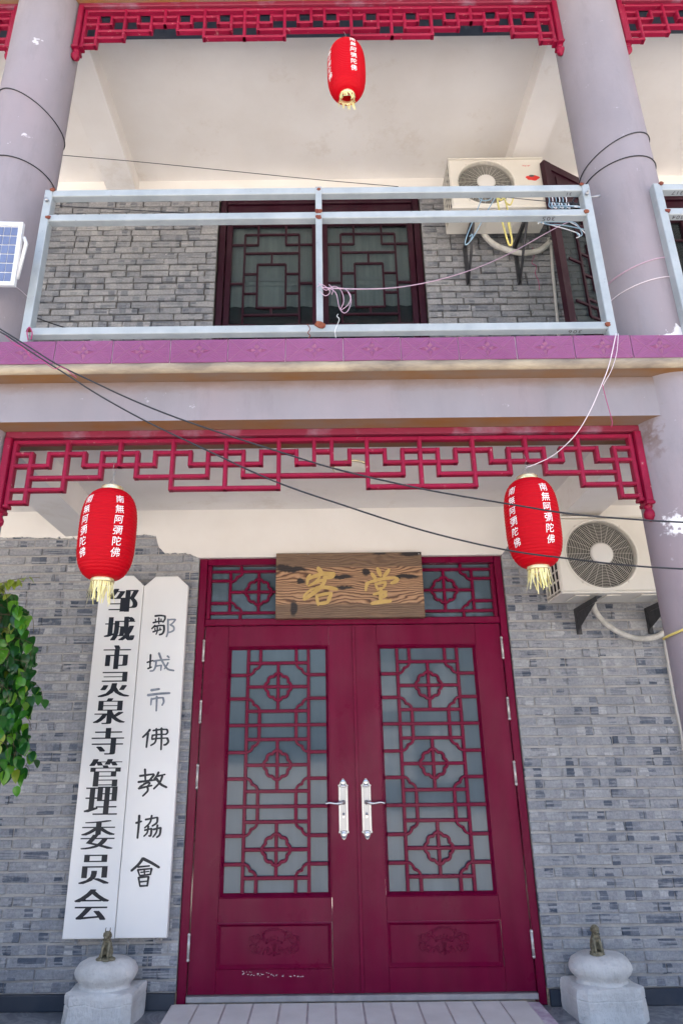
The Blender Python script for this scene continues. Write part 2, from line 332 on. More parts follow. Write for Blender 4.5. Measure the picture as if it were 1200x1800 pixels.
# ------------------------------------------------------------------ mesh helpers
class MB:
    def __init__(s): s.v = []; s.f = []; s.mi = []; s.sm = []
    def add(s, vs, fs, mi=0, smooth=False):
        o = len(s.v); s.v += [tuple(v) for v in vs]; s.f += [tuple(i + o for i in f) for f in fs]
        s.mi += [mi] * len(fs); s.sm += [smooth] * len(fs); return s
    def box(s, x0, x1, y0, y1, z0, z1, mi=0, bot=None):
        vs = [(x, y, z) for x in (x0, x1) for y in (y0, y1) for z in (z0, z1)]
        fs = [(0, 1, 3, 2), (4, 6, 7, 5), (0, 4, 5, 1), (2, 3, 7, 6), (0, 2, 6, 4), (1, 5, 7, 3)]
        s.add(vs, fs, mi)
        if bot is not None: s.mi[-2] = bot
        return s
    def bbox(s, x0, x1, y0, y1, z0, z1, b=.003, mi=0):
        """box with chamfered front (towards -Y) edges"""
        vs = [(x0, y1, z0), (x1, y1, z0), (x1, y1, z1), (x0, y1, z1), (x0, y0 + b, z0), (x1, y0 + b, z0), (x1, y0 + b, z1), (x0, y0 + b, z1),
              (x0 + b, y0, z0 + b), (x1 - b, y0, z0 + b), (x1 - b, y0, z1 - b), (x0 + b, y0, z1 - b)]
        fs = [(8, 9, 10, 11), (4, 5, 9, 8), (5, 6, 10, 9), (6, 7, 11, 10), (7, 4, 8, 11), (0, 1, 5, 4), (1, 2, 6, 5), (2, 3, 7, 6), (3, 0, 4, 7), (3, 2, 1, 0)]
        return s.add(vs, fs, mi)
    def quad(s, a, b, c, d, mi=0): return s.add([a, b, c, d], [(0, 1, 2, 3)], mi)
    def poly_prism(s, pts, y0, y1, mi=0, smooth=False):
        """outline in (x, z), counter-clockwise seen from -Y, extruded y0..y1"""
        n = len(pts)
        vs = [(x, y0, z) for x, z in pts] + [(x, y1, z) for x, z in pts]
        fs = [tuple(range(n)), tuple(range(2 * n - 1, n - 1, -1))] + [((i + 1) % n, i, n + i, n + (i + 1) % n) for i in range(n)]
        return s.add(vs, fs, mi, smooth)
    def prism(s, pts, z0, z1, mi=0):
        n = len(pts)
        vs = [(x, y, z0) for x, y in pts] + [(x, y, z1) for x, y in pts]
        fs = [tuple(range(n - 1, -1, -1)), tuple(range(n, 2 * n))] + [(i, (i + 1) % n, n + (i + 1) % n, n + i) for i in range(n)]
        return s.add(vs, fs, mi)
    def lathe(s, prof, c=(0, 0, 0), seg=32, mi=0, ax='z', smooth=True, sy=1.0):
        vs = []; fs = []; m = len(prof)
        for i in range(seg):
            a = 2 * math.pi * i / seg
            for (r, z) in prof:
                if ax == 'z': vs.append((c[0] + r * math.cos(a), c[1] + r * math.sin(a) * sy, c[2] + z))
                else: vs.append((c[0] + r * math.cos(a), c[1] + z, c[2] + r * math.sin(a)))
        for i in range(seg):
            j = (i + 1) % seg
            for k in range(m - 1):
                q = (i * m + k, j * m + k, j * m + k + 1, i * m + k + 1)
                fs.append(q if ax == 'z' else q[::-1])
        return s.add(vs, fs, mi, smooth)
    def tube(s, pts, r, n=8, mi=0, closed=False, smooth=True):
        pts = [Vector(p) for p in pts]; m = len(pts)
        rr = r if hasattr(r, '__len__') else [r] * m
        tan = []
        for i in range(m):
            a = pts[(i - 1) % m] if (closed or i > 0) else pts[i]
            b = pts[(i + 1) % m] if (closed or i < m - 1) else pts[i]
            t = (b - a); tan.append(t.normalized() if t.length > 1e-9 else Vector((0, 0, 1)))
        up_ = Vector((0, 0, 1)) if abs(tan[0].z) < .9 else Vector((1, 0, 0))
        nrm = tan[0].cross(up_).normalized(); vs = []
        for i in range(m):
            nrm = (nrm - tan[i] * nrm.dot(tan[i])); nrm = nrm.normalized() if nrm.length > 1e-6 else tan[i].orthogonal().normalized()
            bn = tan[i].cross(nrm)
            for k in range(n):
                a = 2 * math.pi * k / n
                vs.append(pts[i] + (nrm * math.cos(a) + bn * math.sin(a)) * rr[i])
        fs = []
        for i in range(m if closed else m - 1):
            j = (i + 1) % m
            for k in range(n):
                q = (k + 1) % n; fs.append((i * n + k, i * n + q, j * n + q, j * n + k))
        if not closed:
            fs.append(tuple(range(n - 1, -1, -1))); fs.append(tuple((m - 1) * n + k for k in range(n)))
        return s.add(vs, fs, mi, smooth)
    def ball(s, c, r, n=10, m=7, mi=0):
        rx, ry, rz = r if hasattr(r, '__len__') else (r, r, r)
        vs = []; fs = []
        for i in range(m + 1):
            t = math.pi * i / m
            for k in range(n):
                a = 2 * math.pi * k / n
                vs.append((c[0] + rx * math.sin(t) * math.cos(a), c[1] + ry * math.sin(t) * math.sin(a), c[2] - rz * math.cos(t)))
        for i in range(m):
            for k in range(n):
                q = (k + 1) % n; fs.append((i * n + k, i * n + q, (i + 1) * n + q, (i + 1) * n + k))
        return s.add(vs, fs, mi, True)
    def mesh(s, name, mats):
        me = bpy.data.meshes.new(name); me.from_pydata(s.v, [], s.f)
        for m in (mats if isinstance(mats, (list, tuple)) else [mats]): me.materials.append(M[m])
        me.polygons.foreach_set('material_index', s.mi); me.polygons.foreach_set('use_smooth', s.sm)
        me.validate(); me.update(); return me
    def build(s, name, mats, parent=None, loc=None, **kw):
        return link(name, s.mesh(name, mats), parent, loc, **kw)
def link(name, me, parent=None, loc=None, **kw):
    o = bpy.data.objects.new(name, me); C.objects.link(o)
    if parent is not None: o.parent = parent
    if loc is not None: o.location = loc
    for k, v in kw.items(): o[k] = v
    return o
def thing(name, label, cat, loc=(0, 0, 0), group=None):
    o = bpy.data.objects.new(name, None); C.objects.link(o); o.location = loc
    o.empty_display_size = .1
    o['label'] = label; o['category'] = cat; o['kind'] = 'thing'
    if group: o['group'] = group
    return o
def tag(o, label, cat, group=None):
    o['label'] = label; o['category'] = cat; o['kind'] = 'thing'
    if group: o['group'] = group
    return o
def struct(o, **k):
    o['kind'] = 'structure'; return o
def spline(pts, n=8):
    """Catmull-Rom through points"""
    P = [Vector(p) for p in pts]; P = [P[0] * 2 - P[1]] + P + [P[-1] * 2 - P[-2]]; out = []
    for i in range(1, len(P) - 2):
        for k in range(n):
            t = k / n; a, b, c, d = P[i - 1], P[i], P[i + 1], P[i + 2]
            out.append(.5 * ((2 * b) + (c - a) * t + (2 * a - 5 * b + 4 * c - d) * t * t + (3 * b - a - 3 * c + d) * t ** 3))
    out.append(P[-2]); return out
_gc = {}
def glyph(ch, off=0.0):
    """triangulated outline of one character, centred on its em box"""
    if (ch, off) in _gc: return _gc[(ch, off)]
    c = bpy.data.curves.new('glyph', 'FONT'); c.body = ch; c.size = 1; c.offset = off; c.resolution_u = 3
    o = bpy.data.objects.new('glyph', c); C.objects.link(o)
    bpy.context.view_layer.update()
    ev = o.evaluated_get(bpy.context.evaluated_depsgraph_get()); me = ev.to_mesh()
    vs = [(v.co.x, v.co.y) for v in me.vertices]; fs = [tuple(p.vertices) for p in me.polygons]
    ev.to_mesh_clear(); bpy.data.objects.remove(o); bpy.data.curves.remove(c)
    if vs:
        x0, x1 = min(v[0] for v in vs), max(v[0] for v in vs); y0, y1 = min(v[1] for v in vs), max(v[1] for v in vs)
        cx, cy = (x0 + x1) / 2, (y0 + y1) / 2
        vs = [(x - cx, y - cy) for x, y in vs]
    _gc[(ch, off)] = (vs, fs); return vs, fs
def ribbon(mb, pts, w, fmap, mi=0, k=0, prof=None):
    """brush stroke: pts in 2-D, widths tapering; fmap(x, y, layer) -> 3-D"""
    P = [p.to_2d() for p in spline([(a, b, 0) for a, b in pts], 5)]
    n = len(P); L = []; Rr = []
    for i, p in enumerate(P):
        t = (P[min(i + 1, n - 1)] - P[max(i - 1, 0)]); t = t.normalized() if t.length > 1e-9 else Vector((1, 0))
        nn = Vector((-t.y, t.x)); s_ = i / (n - 1)
        ww = w / 2 * (prof(s_) if prof else (1.12 - .45 * s_ if s_ > .12 else .75 + 3 * s_))
        L.append(p + nn * ww); Rr.append(p - nn * ww)
    t0 = (P[1] - P[0]).normalized(); t1 = (P[-1] - P[-2]).normalized()
    loop = L + [P[-1] + t1 * (L[-1] - Rr[-1]).length * .45] + Rr[::-1] + [P[0] - t0 * (L[0] - Rr[0]).length * .40]
    vs = [fmap(q.x, q.y, k) for q in loop]; N = len(P)
    fs = []
    for i in range(N - 1): fs.append((i, i + 1, 2 * N - i - 1, 2 * N - i))
    fs.append((N - 1, N, N + 1)); fs.append((0, 2 * N, 2 * N + 1))
    mb.add(vs, fs, mi)

# ================================================================== SETTING
# ground: courtyard in front (three steps below the porch), running to the horizon
g = MB(); g.quad((-200, -200, -.35), (200, -200, -.35), (200, 200, -.35), (-200, 200, -.35))
struct(g.build('ground', 'yard'))
g = MB(); g.box(-9, 9, 2.35, 4.8, -.345, -.05); struct(g.build('porch_floor', 'marble'))
g = MB(); g.box(-9, 9, 2.05, 2.349, -.345, -.20); struct(g.build('porch_step', 'marble'))
# skirting
sk = MB(); sk.bbox(-9, -.875, 4.536, 4.56, -.049, .032, .004); sk.bbox(1.275, 9, 4.536, 4.56, -.049, .032, .004); struct(sk.build('skirting', 'skirting'))
# building mass behind and roof
g = MB(); g.box(-9, 9, 4.62, 9, 6.125, 6.45); g.box(-9, 9, 2.35, 4.62, 6.125, 6.45); struct(g.build('roof', 'beam'))
g = MB(); g.box(-9, -8.8, 4.8, 9, -.05, 6.12); g.box(8.8, 9, 4.8, 9, -.05, 6.12); g.box(-8.8, 8.8, 8.8, 9, -.05, 6.12); struct(g.build('rear_wall', 'render'))
# slab between the floors, lower and upper ceilings
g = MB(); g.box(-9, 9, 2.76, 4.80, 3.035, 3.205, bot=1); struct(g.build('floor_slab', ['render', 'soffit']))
g = MB(); g.box(-9, 9, 3.162, 4.56, 2.993, 3.033); struct(g.build('lower_ceiling', 'ceiling'))
g = MB(); g.box(-9, 9, 2.35, 4.62, 6.117, 6.123); struct(g.build('upper_ceiling', 'ceiling'))
# front beams
def beam_face(z0, z1, name):
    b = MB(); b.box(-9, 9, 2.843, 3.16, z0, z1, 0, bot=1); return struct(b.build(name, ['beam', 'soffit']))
beam_face(2.82, 3.033, 'lower_front_beam')
b = MB(); b.box(-9, 9, 3.01, 3.155, 5.915, 5.949); struct(b.build('beam_shade_strip', 'skirting'))  # near-black strip painting in the shaded gap behind the upper fretwork
beam_face(5.95, 6.115, 'upper_front_beam')
# cross beams above and below
for cx in (-1.712, 1.727, -5.2, 5.2):
    b = MB(); b.box(cx - .125, cx + .125, 3.162, 4.55, 2.80, 2.992); struct(b.build('lower_cross_beam', 'ceiling'))
    b = MB(); b.box(cx - .125, cx + .125, 3.162, 4.55, 5.945, 6.116); struct(b.build('upper_cross_beam', 'ceiling'))
    # narrow plaster fillets where the beam meets the ceiling
# cement drip edge under the tiles, uneven
d = MB(); n = 260; vs = []
for i in range(n + 1):
    x = -3.2 + 6.4 * i / n; a = noise.noise((x * 6, 0, 0)) * .006; b_ = noise.noise((x * 9, 3, 0)) * .006
    vs += [(x, 2.762, 3.082), (x, 2.749 + a * .5, 3.080), (x, 2.747 + b_ * .6, 3.046 + a), (x, 2.758, 3.032 + b_ * .4), (x, 2.768, 3.034)]
fs = []
for i in range(n):
    for k in range(4): fs.append((i * 5 + k, i * 5 + k + 1, i * 5 + 5 + k + 1, i * 5 + 5 + k))
d.add(vs, fs, 0, True); struct(d.build('slab_edge', 'drip'))

# low house across the courtyard (behind the camera; the door glass mirrors it)
oh = thing('opposite_house', 'low house across the courtyard, mirrored in the right door panes', 'house', (5.0, -14, -.35))
b = MB(); b.box(-3.6, 4.5, -3, 0, 0, 5.2); b.build('wall', 'mortar_dark', oh)
b = MB(); b.poly_prism([(-4.0, 5.21), (4.9, 5.21), (4.9, 5.35), (-4.0, 5.35)], -3.5, .5); b.build('roof', 'soffit', oh)
for wx in (-3.2, -1.5, .2, 1.9):
    for wz in (.9, 3.1):
        b = MB()
        for i in range(3):
            for j in range(4): b.box(wx + i * .40, wx + i * .40 + .30, .005, .04, wz + j * .42, wz + j * .42 + .32)
        b.build('window', 'board', oh)
# ------------------------------------------------------------------ violet tiles along the slab edge
tt = thing('tile_band', 'band of violet relief tiles with star pattern along the balcony edge', 'tiles', (0, 2.75, 3.08))
gb = MB(); gb.box(-3.2, 3.2, .003, .0095, .002, .128); gb.build('grout', 'grout', tt)
tm = MB(); TW, THt = .2745, .1275
hx, hz = TW / 2, THt / 2
tm.bbox(-hx, hx, -.004, .004, -hz, hz, .0025)
for sx, sz in ((1, 0), (-1, 0), (0, 1), (0, -1)):     # four pointed petals as ridged diamonds
    L_ = .056 if sx else .048; Wd = .014
    if sx: a, b_, c_, d_ = (sx * .004, 0), (sx * L_ * .38, Wd), (sx * L_, 0), (sx * L_ * .38, -Wd)
    else: a, b_, c_, d_ = (0, sz * .004), (Wd, sz * L_ * .38), (0, sz * L_), (-Wd, sz * L_ * .38)
    mid = ((a[0] + b_[0] + c_[0] + d_[0]) / 4, (a[1] + b_[1] + c_[1] + d_[1]) / 4)
    vs = [(p[0], -.0041, p[1]) for p in (a, b_, c_, d_)] + [(mid[0], -.017, mid[1])]
    tm.add(vs, [(i, (i + 1) % 4, 4) for i in range(4)])
def strip(a, b_, w_, h_):
    a = Vector((a[0], 0, a[1])); b_ = Vector((b_[0], 0, b_[1])); t = (b_ - a).normalized(); nn = Vector((-t.z, 0, t.x)) * w_
    o1 = Vector((0, -.0041, 0)); o2 = Vector((0, -.0041 - h_, 0))
    tm.add([a + nn + o1, b_ + nn + o1, b_ + o2, a + o2, a - nn + o1, b_ - nn + o1], [(0, 1, 2, 3), (3, 2, 5, 4)])
for s in (-1, 1):
    for q in (-1, 1):
        strip((s * hx * .98, q * hz * .96), (s * .074, 0), .0022, .0022)
        strip((s * .074, 0), (0, q * hz * .96), .0022, .0022)
for s in (-1, 1):                                       # fine combed ribs in the side and corner fields
    for k in range(9):
        z = -hz * .8 + k * hz * .2
        xr = hx * .93; xl = .074 + (hx * .98 - .074) * abs(z) / hz + .006
        if xr - xl > .01: strip((s * xl, z), (s * xr, z), .0012, .0013)
    for q in (-1, 1):
        for k in range(7):
            f0 = .16 + k * .115
            a = (s * (.074 * f0 + .006), q * hz * (1 - f0) + q * .0)
            b_ = (s * (.074 + (hx - .074) * f0 * .82 - .004), q * hz * (f0 * .82 + .10))
            if k < 6: strip((s * .074 * (f0 + .05) , q * hz * (.97 - f0)), (s * (.074 * (f0 + .05) + .05 * (1 - f0 * .2)), q * hz * min(.93, (.97 - f0) + .42)), .0010, .0012) if (.97 - f0) + .42 < .95 else None
tme = tm.mesh('tile', 'tile')
k = 0; x = -1.28 - .278 * 7 + .139
while x < 3.1:
    o = link('tile', tme, tt, (x + rnd.uniform(-.0007, .0007), rnd.uniform(-.0008, .0008), .065 + rnd.uniform(-.001, .001)))
    o.rotation_euler = (0, rnd.uniform(-.004, .004), 0); x += .278

# ------------------------------------------------------------------ columns (two storeys high)
def column(x, label):
    b = MB(); prof = []
    z = -.05
    while z < 6.0: prof.append((.200 + .0012 * noise.noise((x, z * 2, 0)), z)); z += .12
    prof.append((.200, 5.999))
    b.lathe(prof, (x, 3.0, 0), 64)
    return tag(b.build('column', 'column'), label, 'column')
column(-1.752, 'round lilac column behind the small solar panel, left of the balcony railing')
column(1.750, 'round lilac column right of the balcony railing, chipped white near its foot')

# ------------------------------------------------------------------ brick walls
def brick_mesh(L, seed, dep=.03, wear=.0035, H_=.0535):
    r_ = random.Random(seed); b = .0045
    j = lambda s_: r_.uniform(-s_, s_)
    X, Z = L / 2, H_ / 2
    back = [(-X, dep, -Z), (X, dep, -Z), (X, dep, Z), (-X, dep, Z)]
    mid = [(-X + j(.002), b + j(.002), -Z + j(.003)), (X + j(.002), b + j(.002), -Z + j(.003)), (X + j(.002), b + j(.002), Z + j(.003)), (-X + j(.002), b + j(.002), Z + j(.003))]
    mx = j(.25) * L
    fr = [(-X + b + j(wear), j(.0025), -Z + b + j(wear)), (mx, j(.0025), -Z + b + j(wear)), (X - b + j(wear), j(.0025), -Z + b + j(wear)),
          (X - b + j(wear), j(.0025), Z - b + j(wear)), (mx + j(.02), j(.0025), Z - b + j(wear)), (-X + b + j(wear), j(.0025), Z - b + j(wear))]
    v = back + mid + fr
    f = [(8, 9, 12, 13), (9, 10, 11, 12), (4, 5, 10, 9), (4, 9, 8), (5, 6, 11, 10), (6, 7, 12, 11), (7, 13, 12), (7, 4, 8, 13),
         (0, 1, 5, 4), (1, 2, 6, 5), (2, 3, 7, 6), (3, 0, 4, 7)]
    return v, f
BL = {}
def brick_lib(mat):
    if mat not in BL:
        out = {}
        for nm, L in (('s', .232), ('h', .110), ('q', .170)):
            out[nm] = []
            for k in range(9):
                v, f = brick_mesh(L, k * 17 + ord(nm), H_=.0500 if mat == 'brick_lo' else .0530); mb = MB(); mb.add(v, f); out[nm].append((mb.mesh('brick', mat), v, f, L))
        BL[mat] = out
    return BL[mat]
PITCH = .0625
def brick_wall(label, x0, x1, z0, z1, face, mat, mortar, mdepth, single, seed, hole=None, ph=.16, loose=False):
    """single(x, z): this brick shows in the photo and is an object of its own"""
    rr = random.Random(seed)
    t = thing('brick_wall', label, 'wall', (0, face, 0))
    lib = brick_lib(mat); rest = MB(); cnt = 0
    core = MB(); core.box(x0, x1, mdepth, .25, z0, z1 + .12); core.build('mortar_bed', mortar, t)
    row = 0; z = z0 + PITCH / 2
    while z < z1 + .01:
        x = x0 + (0 if row % 2 else 0); first = True
        wob = rr.uniform(-.0015, .0015)
        while x < x1 - .03:
            if first and row % 2: kind = 'h'
            else: kind = 'h' if rr.random() < ph else ('q' if rr.random() < .12 else 's')
            first = False
            me, v, f, L = rr.choice(lib[kind])
            rem = x1 - x
            if L > rem: sc = rem / L * .985; L = rem
            elif rem - L < .05: sc = rem / L * .985; L = rem
            else: sc = 1
            jz = .0018 if loose else .0014; cx, cz, cy = x + L / 2, z + wob + rr.uniform(-jz, jz), rr.uniform(-.005, .006) if loose else rr.uniform(-.003, .0035)
            rot = rr.uniform(-.008, .008) if loose else rr.uniform(-.006, .006)
            if single(cx, cz) and cnt < 300:
                o = link('brick', me, t, (cx, cy, cz)); o.rotation_euler = (0, rot, 0)
                if sc != 1: o.scale = (sc, 1, 1)
                if rr.random() < .5: o.rotation_euler = (0, rot + math.pi, 0)
                cnt += 1
            elif not (hole and hole(cx, cz)):
                rest.add([(cx + p[0] * sc, cy + p[1], cz + p[2]) for p in v], f)
            x += L + (rr.uniform(.004, .012) if loose else rr.uniform(.003, .006))
        row += 1; z += PITCH
    if rest.v: rest.build('brickwork', mat, t, kind='stuff')
    print('bricks', label[:40], cnt, len(rest.f) // 12)
    return t
brick_wall('grey brick wall left of the maroon double door, behind the white signboards', -3.4, -.872, .034, 2.83, 4.545, 'brick_lo', 'mortar', .0085,
           lambda x, z: x > -2.02 - .02 * z - (.25 if z > 1.6 else 0), 3)
brick_wall('grey brick wall right of the maroon double door, below the lower air conditioner', 1.268, 3.6, .034, 2.83, 4.545, 'brick_lo', 'mortar', .0085,
           lambda x, z: x < 2.25, 4)
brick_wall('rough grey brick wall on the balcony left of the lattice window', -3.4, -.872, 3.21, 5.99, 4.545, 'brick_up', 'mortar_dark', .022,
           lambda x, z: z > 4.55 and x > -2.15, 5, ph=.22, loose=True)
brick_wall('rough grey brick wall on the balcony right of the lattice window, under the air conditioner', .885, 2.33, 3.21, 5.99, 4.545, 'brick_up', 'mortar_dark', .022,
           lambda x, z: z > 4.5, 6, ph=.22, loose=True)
wb = MB(); wb.box(-.87, .884, 4.60, 4.78, 3.21, 4.29); wb.box(2.33, 3.6, 4.60, 4.78, 3.21, 4.29); struct(wb.build('spandrel_wall', 'mortar'))

def ragged(name, poly, ztop, y0, y1, seed, amp=.012, step=.008):
    """white render laid over the brick tops, its lower edge torn"""
    mb = MB(); x = poly[0][0]; P = []
    def zb(x):
        for (a, b), (c, d) in zip(poly, poly[1:]):
            if a <= x <= c: return b + (d - b) * (x - a) / max(c - a, 1e-6)
        return poly[-1][1]
    while x <= poly[-1][0]:
        e = noise.noise((x * 14, seed, 0)) * amp + noise.noise((x * 55, seed, 2)) * amp * .7 + (amp * .9 if noise.noise((x * 30, seed, 5)) > .25 else 0)
        if zb(x) > 2.62 and zb(x) < 2.64 or zb(x) == 5.952 or amp == 0: e = 0
        P.append((x, zb(x) + e)); x += step
    P.append((poly[-1][0], zb(poly[-1][0])))
    vs = []; fs = []
    for (x, z) in P: vs += [(x, y0, ztop), (x, y0, z), (x, y1, z)]
    for i in range(len(P) - 1):
        a = i * 3; b = a + 3; fs += [(a, a + 1, b + 1, b), (a + 1, a + 2, b + 2, b + 1)]
    mb.add(vs, fs); return struct(mb.build(name, 'render'))
ragged('plaster_wall', [(-3.4, 2.80), (-2.15, 2.80), (-1.78, 2.785), (-1.36, 2.815), (-1.19, 2.80), (-1.165, 2.72), (-1.12, 2.67), (-.95, 2.665), (-.875, 2.632), (1.268, 2.632), (1.272, 2.64), (1.33, 2.70), (1.5, 2.72), (3.6, 2.73)], 2.993, 4.535, 4.62, 1)
ragged('plaster_wall', [(-3.4, 5.93), (-1.6, 5.925), (-.875, 5.94), (-.872, 5.952), (.884, 5.952), (.886, 5.94), (2.33, 5.93)], 6.117, 4.536, 4.62, 3, .016)
g = MB(); g.box(2.331, 9, 4.536, 4.62, 5.955, 6.117); struct(g.build('plaster_wall', 'render'))

# ------------------------------------------------------------------ small lattice helpers
def hbar(z, xa, xb, w_, y0, y1, mat, parent, name='lattice_bar'):
    b = MB(); b.bbox(xa, xb, y0, y1, z - w_ / 2, z + w_ / 2, w_ * .16); return b.build(name, mat, parent)
def vbar(x, za, zb, w_, y0, y1, mat, parent, name='lattice_bar'):
    b = MB(); b.bbox(x - w_ / 2, x + w_ / 2, y0, y1, za, zb, w_ * .16); return b.build(name, mat, parent)
def band(pts, w_, y0, y1, closed=False):
    """flat curved bar in the XZ plane"""
    P = [Vector((p[0], 0, p[1])) for p in pts]; n = len(P); vs = []
    for i in range(n):
        a = P[(i - 1) % n] if closed or i else P[i]; b = P[(i + 1) % n] if closed or i < n - 1 else P[i]
        t = (b - a).normalized(); nn = Vector((-t.z, 0, t.x)) * w_ / 2; bv = w_ * .14
        for q, yy in ((1, y1), (1, y0 + bv), (.72, y0), (-.72, y0), (-1, y0 + bv), (-1, y1)):
            v = P[i] + nn * q; vs.append((v.x, yy, v.z))
    fs = []
    for i in range(n if closed else n - 1):
        j = (i + 1) % n
        for k in range(6):
            q = (k + 1) % 6; fs.append((i * 6 + k, j * 6 + k, j * 6 + q, i * 6 + q))
    if not closed: fs += [(0, 1, 2, 3, 4, 5), tuple((n - 1) * 6 + k for k in range(5, -1, -1))]
    m = MB(); m.add(vs, fs); return m
def begonia(cx, cz, R_, N=80):
    """four-lobed begonia outline with small shoulders on the diagonals"""
    out = []
    for i in range(N):
        a = 2 * math.pi * i / N; r_ = 0
        for k in range(4):
            for (dist, rad, off) in ((.64, .36, 0), (.67, .29, math.pi / 4)):
                t = a - k * math.pi / 2 - off; s_ = rad ** 2 - (dist * math.sin(t)) ** 2
                if s_ >= 0 and math.cos(t) > 0: r_ = max(r_, dist * math.cos(t) + math.sqrt(s_))
        out.append((cx + R_ * r_ * math.cos(a), cz + R_ * r_ * math.sin(a)))
    return out
def ogee(x0, z0, x1, z1):
    """corner bracket from (x0,z0) on a horizontal bar to (x1,z1) on a vertical one: two steps of convex arcs"""
    pts = []; xm, zm = x0 + (x1 - x0) * .48, z0 + (z1 - z0) * .52
    for (xa, za, xb, zb) in ((x0, z0, xm, zm), (xm, zm, x1, z1)):
        for k in range(6):
            t = k / 5 * math.pi / 2
            pts.append((xa + (xb - xa) * (1 - math.cos(t)), za + (zb - za) * math.sin(t)))
    return pts

# ================================================================== DOUBLE DOOR
DY = 4.56
dd = thing('double_door', 'maroon double door with lattice glass panes and silver handles under the wooden plaque', 'door', (.2, DY, 0))
DX = .2
def L_(mb, name, mat, par, **k): return mb.build(name, mat, par, **k)
root = dd
def dloc(mb):      # meshes are written in world X/Z with y relative to DY; shift to the door's origin
    mb.v = [(a - DX, b, c) for a, b, c in mb.v]; return mb
fr = MB(); fr.bbox(-.868, -.815, 0, .10, -.048, 2.63, .005); fr.bbox(1.214, 1.262, 0, .10, -.048, 2.63, .005)
fr.bbox(-.813, 1.212, .002, .10, 2.585, 2.63, .005); fr.bbox(-.813, 1.212, -.004, .10, 2.152, 2.198, .006)
fr.bbox(-.813, -.785, .02, .10, 2.2, 2.583, .004); fr.bbox(1.184, 1.212, .02, .10, 2.2, 2.583, .004)
dloc(fr).build('frame', 'maroon', dd)
th_ = MB(); th_.bbox(-.812, 1.211, -.012, .09, -.018, .012, .004); dloc(th_).build('threshold', 'threshold', dd)
# transom lights
tx = bpy.data.objects.new('transom_window', None); C.objects.link(tx); tx.parent = dd
pn = MB(); pn.bbox(-.784, 1.183, .055, .07, 2.2, 2.583, .001); dloc(pn).build('pane', 'door_glass', tx)
def tb(kind, *a):
    b = MB()
    if kind == 'h': z, xa, xb = a; b.bbox(xa, xb, .026, .05, z - .010, z + .010, .003)
    else: x, za, zb = a; b.bbox(x - .010, x + .010, .028, .05, za, zb, .003)
    dloc(b).build('lattice_bar', 'maroon', tx)
for cx, sg in ((-.452, 1), (.852, -1)):
    xo = cx - sg * .332; xi = cx + sg * .30
    lo, hi = (xo, xi) if sg > 0 else (xi, xo)
    xs = cx - sg * .200
    for z in (2.542, 2.245): tb('h', z, lo, hi)
    tb('h', 2.393, min(xs, xi), max(xs, xi))
    for z in (2.475, 2.315): tb('h', z, min(xo, xs), max(xo, xs))
    tb('v', xs, 2.245, 2.542); tb('v', cx, 2.245, 2.542); tb('v', cx + sg * .29, 2.2, 2.583)
    tb('v', xs + sg * .075, 2.542, 2.583); tb('v', xs + sg * .075, 2.2, 2.245)
    dloc(band(begonia(cx, 2.393, .092), .018, .024, .048, True)).build('lattice_rosette', 'maroon', tx)
    for zz, s2 in ((2.542, -1), (2.245, 1)):
        dloc(band(ogee(xs + sg * .085, zz, xs, zz + s2 * .075), .016, .024, .048)).build('lattice_bracket', 'maroon', tx)
# plain middle board behind the plaque
mb_ = MB(); mb_.bbox(-.14, .54, .03, .05, 2.2, 2.583, .003); dloc(mb_).build('transom_board', 'maroon', tx)

